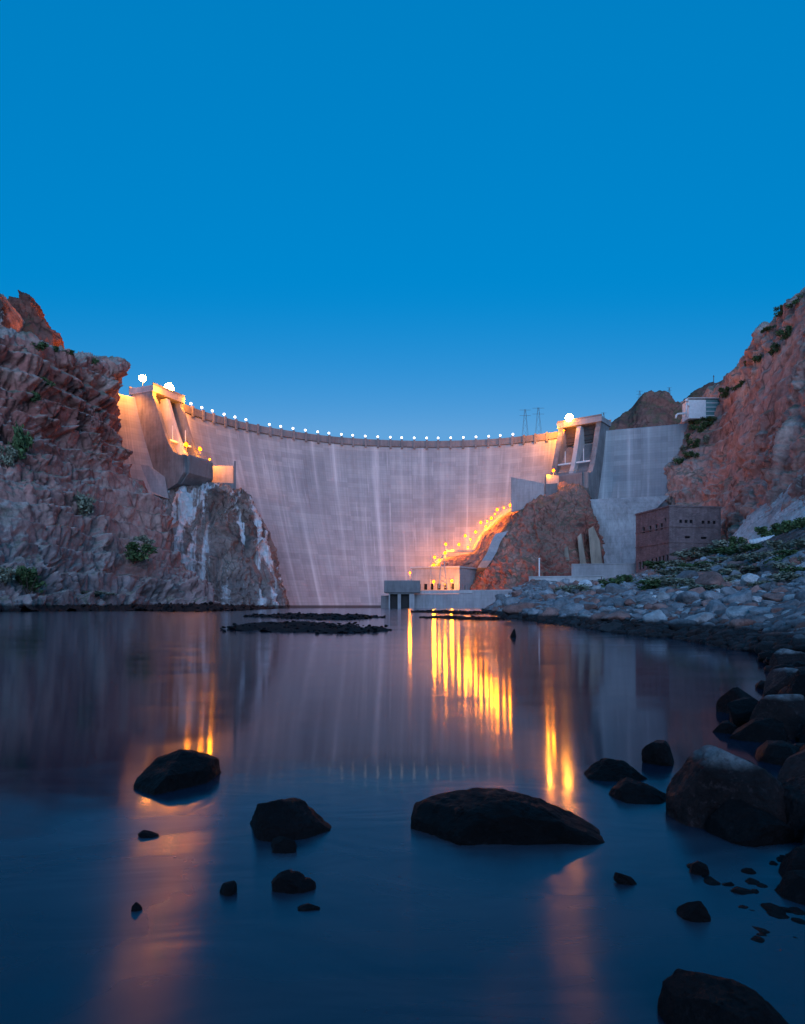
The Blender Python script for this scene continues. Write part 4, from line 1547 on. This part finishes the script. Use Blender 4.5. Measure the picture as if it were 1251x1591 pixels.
def rubble(name, pts, mat, lo, hi, seed):
    rgn = np.random.default_rng(seed)
    vs, fs, b = [], [], 0
    for pnt in pts:
        v, f = smv[rgn.integers(6)]
        a = rgn.uniform(0, 6.28)
        s = rgn.uniform(lo, hi) * np.array([rgn.uniform(.8, 1.5), 1, rgn.uniform(.45, .9)])
        w = v * s
        tl_ = rgn.uniform(-.4, .4)
        w = np.stack([w[:, 0] * math.cos(tl_) + w[:, 2] * math.sin(tl_), w[:, 1], w[:, 2] * math.cos(tl_) - w[:, 0] * math.sin(tl_)], 1)
        w = np.stack([w[:, 0] * math.cos(a) - w[:, 1] * math.sin(a), w[:, 0] * math.sin(a) + w[:, 1] * math.cos(a), w[:, 2]], 1) + np.array(pnt)
        vs.append(w); fs.append(f + b); b += len(w)
    me = bpy.data.meshes.new(name)
    me.from_pydata(np.concatenate(vs).tolist(), [], np.concatenate(fs).tolist())
    me.shade_smooth()
    o = link(name, me, mat)
    o['kind'] = 'stuff'
    return o


rp_ = {'b_slate': [], 'b_rust': [], 'b_pale': []}
for _ in range(9000):
    x, y = rg.uniform(750, 1275), rg.uniform(862, 1012)
    h, nn = hit(bank, x, y)
    if h is None or h.y > 230 or h.z < -.05 or h.y < 10:
        continue
    if h.z > 7 and rg.random() < .75:
        continue
    rp_[rg.choices(['b_slate', 'b_rust', 'b_pale'], (6, 2.2, 1.6))[0]].append((h.x, h.y, h.z + .02))
for kk, pts in rp_.items():
    for nm, lo, hi, sel in (('rubble', .10, .26, [q for q in pts if q[1] < 60]), ('rubble', .25, .62, [q for q in pts if q[1] >= 60])):
        if sel:
            rubble(nm, sel, M[kk], lo, hi, len(sel))
# ---------------------------------------------------------------- rocks in the foreground water and on the near shore
def fg(x0, x1, yt, yb, label, seed, mat='b_wet', depth=.8, planes=12, skew=(0, 0), rough=.06, base=None, cat='rock', turn=0.0, name='river_rock', zoff=0.0):
    """rock whose outline fills the photo box; it stands in the water at the row yb"""
    d = F * (CH - zoff) / ((base or yb) - HY)
    W = (x1 - x0) / F * d
    d = d + depth * W * .42
    W = (x1 - x0) / F * d
    H = (yb - yt) / F * d
    cxp = (x0 + x1) / 2
    me = boulder_mesh(name, seed, 5, planes, rough)
    v = np.array([q.co[:] for q in me.vertices])
    c_, s_ = math.cos(turn), math.sin(turn)
    v = np.stack([v[:, 0] * c_ - v[:, 1] * s_, v[:, 0] * s_ + v[:, 1] * c_, v[:, 2]], 1)
    mn, mx = v.min(0), v.max(0)
    v = (v - (mn + mx) / 2) / (mx - mn)          # unit box
    v = chip(v, seed + 3, 16, .68, .92)
    v[:, 0] += skew[0] * v[:, 2] + skew[1] * v[:, 2] ** 2
    v = (v - (v.min(0) + v.max(0)) / 2) / (v.max(0) - v.min(0))
    tot = H * 1.7
    v *= np.array([W, W * depth, tot])
    v[:, 2] += H - tot / 2
    me.vertices.foreach_set('co', v.astype(np.float32).ravel())
    me.update()
    me.materials.append(M[mat])
    o = link(name, me, None, None, ((cxp - CX) / F * d, d, zoff))
    tag(o, label, cat, None)
    return o


def chip(v, seed, n, lo, hi, up=True):
    """knock flat faces off a body: points beyond each random plane are pushed onto it"""
    rg_ = np.random.default_rng(seed)
    c = (v.max(0) + v.min(0)) / 2
    v = v - c
    ext = v.max(0)
    for _ in range(n):
        d_ = rg_.normal(size=3)
        if up and d_[2] < -.2:
            d_[2] *= -1
        d_ = d_ / ext
        d_ /= np.linalg.norm(d_)
        t_ = v @ d_
        lim = t_.max() * rg_.uniform(lo, hi)
        v = v - np.maximum(t_ - lim, 0)[:, None] * d_
    return v + c


def fgo(top, yb, label, seed, mat='b_wet', rough=.05, planes=26, dmax=.62, sharp=16.0, cat='rock', name='river_rock', lo=.75):
    """rock with the traced upper outline (photo px, left tip to right tip); yb: row of its front water line"""
    top = np.array(top, float)
    xc, yc = (top[0, 0] + top[-1, 0]) / 2, (top[0, 1] + top[-1, 1]) / 2
    yc = min(yc, yb - 3)
    xc = (top[:, 0].min() + top[:, 0].max()) / 2
    d = F * CH / (yc - HY)
    W = (top[:, 0].max() - top[:, 0].min()) / F * d
    hd = min(max(d - F * CH / (yb - HY), .28 * W), dmax * W)
    d = F * CH / (yb - HY) + hd
    px = d / F
    prof = np.stack([(top[:, 0] - xc) * px, (yc - top[:, 1]) * px], 1)
    ang = np.arctan2(prof[:, 1], prof[:, 0])
    rad = np.linalg.norm(prof, axis=1)
    H = prof[:, 1].max()
    me = boulder_mesh(name, seed, 6, planes, rough * .6, (1, 1, 1), 48.0)
    v = np.array([q.co[:] for q in me.vertices])
    bm_ = np.linalg.norm(v, axis=1)
    u = v / bm_[:, None]
    th = np.arctan2(u[:, 2], u[:, 0])
    o_ = np.argsort(ang)
    a_, r_ = ang[o_], rad[o_]
    # under water: an ellipse that joins both tips
    tl = np.linspace(-math.pi, 0, 60)
    zc = (yc - HY) * -d / F + CH
    rl = np.minimum(.5 * W * 1.04 / np.maximum(np.abs(np.cos(tl)), .02), (max(zc, 0) + .22 * W + .08) / np.maximum(np.abs(np.sin(tl)), .02))
    m_ = (tl > -math.pi + .35) & (tl < -.35)
    AA = np.r_[tl[m_] , a_]
    RR = np.r_[rl[m_], r_]
    o_ = np.argsort(AA)
    S = np.interp(th, np.r_[AA[o_][-1] - 2 * math.pi, AA[o_], AA[o_][0] + 2 * math.pi], np.r_[RR[o_][-1], RR[o_], RR[o_][0]])
    rho = np.sqrt(u[:, 0] ** 2 + u[:, 2] ** 2)
    # the body, shallower behind, then flat broken faces and grain
    sup = np.minimum(rho ** .75, 1)
    back_ = np.where(u[:, 1] > 0, .45, 1.0)
    out = np.stack([S * sup * np.cos(th), np.sign(u[:, 1]) * np.abs(u[:, 1]) ** .8 * hd * back_, S * sup * np.sin(th)], 1)
    out = chip(out, seed, planes, .74, .96)
    up_ = out[:, 2] > -.02
    x0_, x1_ = out[up_, 0].min(), out[up_, 0].max()
    tx0, tx1 = prof[:, 0].min(), prof[:, 0].max()
    out[:, 0] = tx0 + (out[:, 0] - x0_) / (x1_ - x0_) * (tx1 - tx0)
    out[:, 2] = np.where(out[:, 2] > 0, out[:, 2] * (H * .97 / out[:, 2].max()), out[:, 2])
    q = out / W * 6 + seed
    nr = u * (.010 * fbm(q, 5, seed) + .014 * (cells(q * 1.5, seed)[0] - .5) + .009 * ridged(q * 2.4, 3, seed) + .007 * fbm(q * 6, 4, seed + 2, .65))[:, None] * W
    out = out + nr
    me.vertices.foreach_set('co', out.astype(np.float32).ravel())
    me.update()
    me.materials.append(M[mat])
    o = link(name, me, None, None, ((xc - CX) / F * d, d, (yc - HY) * -d / F + CH))
    return tag(o, label, cat, None)


fgo([(230, 1205), (232, 1196), (245, 1183), (272, 1175), (290, 1168), (302, 1161), (312, 1157), (328, 1164), (338, 1178), (341, 1200)], 1236, 'dark peaked rock in the orange reflection at left', 11, dmax=1.1)
fgo([(386, 1268), (388, 1258), (395, 1245), (406, 1232), (430, 1234), (468, 1243), (488, 1260), (508, 1277), (519, 1290)], 1310, 'dark sloping wedge rock in mid water, between the peaked rock and the long rock', 12)
fgo([(640, 1268), (642, 1260), (660, 1243), (682, 1225), (708, 1221), (760, 1226), (830, 1234), (868, 1249), (900, 1257), (918, 1266), (927, 1284)], 1318, 'long low black rock, the largest in mid water', 16, rough=.035)
fgo([(423, 1380), (424, 1356), (430, 1350), (438, 1350), (450, 1358), (470, 1366), (492, 1378)], 1390, 'small pointed black rock below the wedge rock', 14)
fgo([(903, 1198), (920, 1188), (945, 1181), (962, 1177), (976, 1180), (988, 1192), (1001, 1208)], 1217, 'flat dark triangular rock right of the long rock, the farther of a pair', 20)
fgo([(946, 1224), (952, 1214), (968, 1207), (990, 1210), (1015, 1221), (1041, 1240)], 1252, 'low rounded dark rock touching the triangular rock', 21)
fgo([(1026, 1545), (1030, 1522), (1045, 1510), (1085, 1505), (1130, 1514), (1168, 1536), (1198, 1566), (1215, 1600)], 1660, 'broad dark drowned rock at the lower right corner', 26)
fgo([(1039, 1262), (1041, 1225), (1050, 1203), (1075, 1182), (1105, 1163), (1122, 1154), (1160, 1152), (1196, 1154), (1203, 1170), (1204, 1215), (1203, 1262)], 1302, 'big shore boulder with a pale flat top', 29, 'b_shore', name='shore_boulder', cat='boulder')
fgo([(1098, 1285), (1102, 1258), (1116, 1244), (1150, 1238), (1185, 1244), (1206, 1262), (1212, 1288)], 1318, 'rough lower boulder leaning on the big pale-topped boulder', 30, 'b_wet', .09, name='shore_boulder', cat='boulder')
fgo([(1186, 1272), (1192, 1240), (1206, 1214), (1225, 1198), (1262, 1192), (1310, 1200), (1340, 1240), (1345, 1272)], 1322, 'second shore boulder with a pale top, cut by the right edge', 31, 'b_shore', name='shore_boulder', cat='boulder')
fg(341, 368, 1374, 1392, 'small round black stone alone left of the pointed rock', 15, depth=.9)
fg(214, 248, 1293, 1302, 'tiny rock tip parting the upper orange reflection', 17, depth=.6, skew=(-.5, 0))
fg(204, 221, 1404, 1416, 'tiny black stone in the lower orange reflection', 18)
fg(420, 462, 1304, 1326, 'small half sunken stone against the wedge rock', 19, depth=.6)
fg(998, 1050, 1156, 1190, 'small round rock standing clear behind the big shore boulder', 22, depth=.9)
fg(954, 992, 1358, 1375, 'slim dark rock tip in the lower orange glint', 23, depth=.5, skew=(-.6, 0))
fg(1056, 1101, 1404, 1432, 'small wet rock with a pale top in the lower right water', 24, depth=.8)
fg(1070, 1104, 1342, 1360, 'small rock in the shallows below the big shore boulder', 25, depth=.7)
fg(460, 498, 1408, 1415, 'tiny sunken rock ridge right below the pointed rock', 28, depth=.5)
fg(1205, 1290, 1152, 1215, 'pale-topped boulder behind the two big shore boulders', 32, 'b_shore', .9, 12, name='shore_boulder', cat='boulder', base=1238)
fg(1121, 1190, 1071, 1112, 'flat dark boulder, farthest of the near shore at the water edge', 33, 'b_wet', .9, 12, name='shore_boulder', cat='boulder')
fg(1126, 1200, 1088, 1132, 'dark boulder in front of the farthest flat boulder', 34, 'b_wet', .8, 12, name='shore_boulder', cat='boulder')
fg(1160, 1262, 1086, 1150, 'dark purple boulder in the middle of the near shore pile', 35, 'b_shore', .9, 12, name='shore_boulder', cat='boulder')
fg(1140, 1225, 1122, 1156, 'low dark stone between the pile and the pale-topped boulder', 36, 'b_wet', .8, 12, name='shore_boulder', cat='boulder')
fg(1108, 1146, 1122, 1140, 'small flat stone at the water edge left of the pile', 37, 'b_wet', .8, 12, name='shore_boulder', cat='boulder')
fg(1180, 1245, 1040, 1085, 'dark boulder at the back of the near shore pile', 38, 'b_shore', .9, 12, name='shore_boulder', cat='boulder')
fg(1222, 1290, 1050, 1105, 'dark boulder by the right edge above the near pile', 39, 'b_wet', .9, 12, name='shore_boulder', cat='boulder')
fg(1195, 1262, 1010, 1046, 'purple grey boulder where the near shore meets the bank', 40, 'b_shore', .9, 12, name='shore_boulder', cat='boulder')
fg(1232, 1300, 1100, 1165, 'dark boulder cut by the right edge beside the purple boulder', 41, 'b_wet', .9, 12, name='shore_boulder', cat='boulder')
fg(1213, 1290, 1328, 1374, 'dark mossy rock cut by the right edge below the shore boulders', 42, 'b_wet', .9, 12, name='shore_boulder', cat='boulder')
fg(1208, 1300, 1374, 1410, 'low wet rock at the right edge, lowest on the shore', 43, 'b_wet', .9, 12, name='shore_boulder', cat='boulder')
fg(1240, 1330, 1280, 1340, 'dark rock half hidden at the right edge under the second boulder', 44, 'b_wet', .9, 12, name='shore_boulder', cat='boulder')
fg(793, 803, 977, 990, 'small dark upright snag in the far water', 45, depth=.6, cat='snag')

bv = np.array([v.co[:] for v in bank.data.vertices])
bv = bv[(bv[:, 1] > 3.2) & (bv[:, 1] < 24) & (bv[:, 2] > -.12) & (bv[:, 2] < 1.2) & (bv[:, 0] < 16)]
rr_ = np.random.default_rng(17)
if len(bv):
    pk = bv[rr_.integers(0, len(bv), 700)] + np.stack([rr_.normal(0, .12, 700), rr_.normal(0, .2, 700), np.zeros(700)], 1)
    rubble('rubble', pk[:450], M['b_shore'], .05, .17, 5)
    rubble('rubble', pk[450:], M['b_wet'], .07, .24, 6)
shal = []
for _ in range(48):
    y_ = rr_.uniform(1325, 1470)
    x_ = 1262 - abs(rr_.normal(0, 75)) - (y_ - 1325) * .15
    d_ = F * CH / (y_ - HY)
    shal.append(P(x_, y_, d_) + np.array([0, 0, -.022]))
rubble('rubble', shal, M['b_wet'], .018, .055, 31)
rb = np.random.default_rng(91)
for o in list(COL.objects):
    if o.name.startswith('gravel_bar'):
        vv = np.array([v.co[:] for v in o.data.vertices])
        vv = vv[vv[:, 2] > .0]
        if len(vv) > 40:
            sel = vv[rb.integers(0, len(vv), 260)] + np.stack([rb.normal(0, .25, 260), rb.normal(0, .6, 260), np.zeros(260)], 1)
            dm = float(np.median(vv[:, 1]))
            rubble('rubble', sel, M['b_wet'], max(.03, .0011 * dm), .0032 * dm, int(dm))
# ---------------------------------------------------------------- shrubs


def bush_mesh(name, seed, w, h, n, leaf, mat):
    rgn = np.random.default_rng(seed)
    cl = 9
    cc_ = np.stack([rgn.normal(0, .26, cl), rgn.normal(0, .26, cl), rgn.uniform(.15, .8, cl)], 1)
    rr = rgn.uniform(.16, .32, cl)
    idx = rgn.integers(0, cl, n)
    dirs = rgn.normal(size=(n, 3))
    dirs /= np.linalg.norm(dirs, axis=1, keepdims=True)
    pnt = cc_[idx] + dirs * (rr[idx] * rgn.uniform(.3, 1.1, n))[:, None]
    pnt *= np.array([w, w, h])
    pnt[:, 2] = np.maximum(pnt[:, 2], .03 * h)
    a = rgn.normal(size=(n, 3)); a /= np.linalg.norm(a, axis=1, keepdims=True)
    b = np.cross(a, rgn.normal(size=(n, 3))); b /= np.linalg.norm(b, axis=1, keepdims=True)
    s = leaf * rgn.uniform(.6, 1.4, n)[:, None]
    v = np.stack([pnt - a * s, pnt + b * s * .5, pnt + a * s, pnt - b * s * .5], 1).reshape(-1, 3)
    f = np.arange(4 * n).reshape(-1, 4)
    me = bpy.data.meshes.new(name)
    me.from_pydata(v.tolist(), [], f.tolist())
    me.materials.append(mat)
    return me


bush_p = {}
for kc, mk in (('sage', 'sage'), ('green', 'green')):
    bush_p[kc] = [bush_mesh('shrub', 500 + i, 1.0, 1.0, 700, .085, M[mk]) for i in range(4)]
tw = MB()
for i in range(7):
    a = i * .9
    tw.beam((0, 0, -.15), (.35 * math.cos(a), .35 * math.sin(a), .55), .018, n=4)
twig = tw.build('stems', M['twig'])
twig_me = twig.data
bpy.data.objects.remove(twig)


def bush(terr, x, y, wpx, hpx, kc, label, group, parts=False):
    h, nn = hit(terr, x, y)
    if h is None:
        return
    s = h.y / F
    t = bpy.data.objects.new('shrub', None) if parts else bpy.data.objects.new('shrub', rg.choice(bush_p[kc]))
    COL.objects.link(t)
    tag(t, label, 'shrub', group)
    t.location = (h.x, h.y, h.z - .05 * hpx * s)
    sc_ = (wpx * s * .85, wpx * s * .85, hpx * s * 1.05)
    if parts:
        for nm, me in (('foliage', rg.choice(bush_p[kc])), ('stems', twig_me)):
            o = bpy.data.objects.new(nm, me)
            COL.objects.link(o)
            o.parent = t
            o.scale = sc_
            o.rotation_euler = (0, 0, rg.uniform(0, 6))
    else:
        t.scale = sc_
        t.rotation_euler = (0, 0, rg.uniform(0, 6))
    return t


LG = 'shrubs on the left canyon wall'
bush(left_cliff, 26, 712, 34, 58, 'green', 'tall narrow shrub high on the left cliff by the picture edge', LG, True)
bush(left_cliff, 12, 722, 30, 30, 'sage', 'round shrub at the foot of the tall narrow shrub', LG, True)
bush(left_cliff, 122, 800, 42, 44, 'sage', 'olive shrub in the middle of the left slope', LG, True)
bush(left_cliff, 207, 870, 50, 28, 'green', 'wide green shrub on the right end of the left slope', LG, True)
bush(left_cliff, 225, 845, 26, 16, 'sage', 'small shrub just above the wide green shrub', LG, True)
bush(left_cliff, 44, 918, 54, 40, 'green', 'dark green shrub near the water on the left bank', LG, True)
bush(left_cliff, 8, 905, 40, 26, 'sage', 'pale shrub at the left picture edge near the water', LG, True)
bush(left_cliff, 150, 925, 46, 10, 'sage', 'low flat shrub at the left waterline', LG, True)
for i, (x, y, w, h, lab) in enumerate([(60, 545, 30, 14, 'shrub patch on the left cliff top below the butte'), (88, 548, 22, 10, 'small shrub on the left cliff top, middle one'),
                                    (112, 552, 20, 8, 'low shrub on the left cliff top, before the lone bush'), (70, 600, 22, 16, 'dark shrub hanging high on the left cliff face'), (55, 625, 20, 18, 'dark shrub below the hanging shrub on the left cliff face')]):
    bush(left_cliff, x, y, w, h, 'green', lab, LG)
bush(left_cliff, 146, 566, 12, 11, 'green', 'lone dark bush on the skyline of the left cliff', LG)
RG = 'shrubs on the right bank'
for i in range(5):
    bush(scree if i > 4 else bank, 1190 + i * 17, 838 - i * 5, 34, 22, 'green', 'green shrub in the row below the scree, %s' % ('leftmost', 'second from left', 'middle one', 'fourth from left', 'rightmost by the picture edge')[i], RG)
bush(bank, 1140, 853, 28, 20, 'green', 'dark green shrub at the right corner of the brick building', RG, True)
bush(bank, 892, 922, 48, 20, 'sage', 'wide shrub among the boulders below the pale wall', RG, True)
bush(bank, 950, 914, 40, 18, 'green', 'green shrub right of the dark cabinet', RG, True)
bush(bank, 975, 906, 30, 14, 'green', 'small green shrub by the foot of the brick building', RG, True)
rows = [('highest', 846, 858), ('upper', 858, 872), ('middle', 872, 886), ('lower', 886, 900), ('lowest', 900, 914)]
for rn_, y0, y1 in rows:
    for i in range(9):
        x = 1020 + i * 27 + rg.uniform(-8, 8)
        yy = rg.uniform(y0, y1) + max(0, (1135 - x)) * .12
        where = 'below the brick building' if x < 1130 else 'below the scree'
        bush(bank, x, yy, rg.uniform(34, 58), rg.uniform(12, 20), rg.choice(['sage', 'sage', 'sage', 'green']), '%s row sagebrush on the right slope %s, %s from left' % (rn_, where, ORD[i]), RG)
CG = 'shrubs on the right cliff'
for i, (x, y) in enumerate([(1078, 668), (1090, 672), (1070, 688), (1084, 695), (1098, 690), (1062, 706), (1074, 712), (1056, 722), (1100, 662)]):
    bush(right_cliff, x, y, rg.uniform(16, 26), rg.uniform(12, 18), rg.choice(['green', 'sage']), 'shrub on the steep slope under the valve house, %s counted from the crest' % ORD[i], CG)
for i, (x, y, w) in enumerate([(1130, 612, 22), (1160, 566, 16), (1196, 512, 20), (1215, 487, 22), (1240, 470, 24), (1226, 520, 26), (1205, 545, 24), (1150, 600, 20), (1180, 560, 22)]):
    bush(right_cliff, x, y + 4, w, w * .7, 'green', 'dark shrub near the right cliff skyline, %s going up' % ORD[i], CG)

# pale culvert pipe lying by the scree
cv = thing('culvert_pipe', 'pale corrugated pipe lying on the slope at the scree foot', 'pipe', P(1178, 846, 150))
a_, _n = hit(bank, 1164, 851)
b_, _n = hit(bank, 1194, 845)
if a_ and b_:
    a_ = np.array(a_) + [0, 0, .8]; b_ = np.array(b_) + [0, 0, .8]
    b_[1] = a_[1] + (b_[1] - a_[1]) * .1
    b_[0] = a_[0] + 4.6; b_[2] = a_[2] + .9
    m = MB()
    m.beam(a_, b_, .62, n=16)
    m.build('tube', M['white'], cv, True)
    for i in range(9):
        m = MB()
        f = (i + .5) / 9
        c = a_ + (b_ - a_) * f
        m.beam(c - (b_ - a_) * .012, c + (b_ - a_) * .012, .7, n=16)
        m.build('rib', M['white'], cv, True)
    cv.location = cv.location

# ---------------------------------------------------------------- light, sky, camera
SUN_EL, SUN_AZ = 6.0, 180.0     # low behind the photographer
w = bpy.data.worlds.new('World')
SC.world = w
w.use_nodes = True
nt = w.node_tree
bg = nt.nodes['Background']
sk = nt.nodes.new('ShaderNodeTexSky')
sk.sky_type = 'NISHITA'
sk.sun_disc = False
sk.sun_elevation = R(SUN_EL)
sk.sun_rotation = R(SUN_AZ)
sk.ozone_density = 5.0
sk.dust_density = .6
sk.air_density = 1.0
mixn = nt.nodes.new('ShaderNodeMix')
mixn.data_type = 'RGBA'
mixn.inputs[0].default_value = .62
mixn.inputs[7].default_value = (0, 1.25, 3.2, 1)
nt.links.new(sk.outputs[0], mixn.inputs[6])
sepn = nt.nodes.new('ShaderNodeSeparateColor')
cmbn = nt.nodes.new('ShaderNodeCombineColor')
m1 = nt.nodes.new('ShaderNodeMath'); m1.operation = 'SUBTRACT'; m1.inputs[1].default_value = .095
m2 = nt.nodes.new('ShaderNodeMath'); m2.operation = 'MAXIMUM'; m2.inputs[1].default_value = 0.0
m4 = nt.nodes.new('ShaderNodeMath'); m4.operation = 'POWER'; m4.inputs[1].default_value = 2.0
m5 = nt.nodes.new('ShaderNodeMath'); m5.operation = 'MULTIPLY'; m5.inputs[1].default_value = 115.0
m3 = nt.nodes.new('ShaderNodeMath'); m3.operation = 'MINIMUM'; m3.inputs[1].default_value = .55
nt.links.new(mixn.outputs[2], sepn.inputs[0])
nt.links.new(sepn.outputs[0], m1.inputs[0]); nt.links.new(m1.outputs[0], m2.inputs[0]); nt.links.new(m2.outputs[0], m4.inputs[0]); nt.links.new(m4.outputs[0], m5.inputs[0]); nt.links.new(m5.outputs[0], m3.inputs[0])
nt.links.new(m3.outputs[0], cmbn.inputs[0]); m6 = nt.nodes.new('ShaderNodeMath'); m6.operation = 'MULTIPLY_ADD'; m6.inputs[1].default_value = .6; nt.links.new(m3.outputs[0], m6.inputs[0]); nt.links.new(sepn.outputs[1], m6.inputs[2]); nt.links.new(m6.outputs[0], cmbn.inputs[1]); nt.links.new(sepn.outputs[2], cmbn.inputs[2])
nt.links.new(cmbn.outputs[0], bg.inputs[0])
bg.inputs[1].default_value = .15

sl = bpy.data.lights.new('evening_sun', 'SUN')
sl.energy = 1.75
sl.color = (.47, .60, 1.0)
sl.angle = R(50)
so = bpy.data.objects.new('evening_sun', sl)
COL.objects.link(so)
az = R(SUN_AZ)
sun_dir = Vector((math.sin(az) * math.cos(R(14)), math.cos(az) * math.cos(R(14)), math.sin(R(14))))
so.rotation_euler = sun_dir.to_track_quat('Z', 'Y').to_euler()

cam = bpy.data.cameras.new('camera')
cam.sensor_width = 36
cam.sensor_fit = 'AUTO'
cam.lens = 36 * F / 1591
cam.shift_y = (HY - 795.5) / 1591
cam.clip_start = .05
cam.clip_end = 12000
co = bpy.data.objects.new('camera', cam)
COL.objects.link(co)
co.location = CAM
co.rotation_euler = (R(90), 0, 0)
SC.camera = co

SC.view_settings.view_transform = 'Standard'
SC.view_settings.look = 'None'
SC.view_settings.exposure = .5
SC.view_settings.gamma = 1
SC.render.engine = 'CYCLES'
SC.cycles.use_denoising = True
SC.cycles.max_bounces = 5
SC.cycles.sample_clamp_indirect = 25
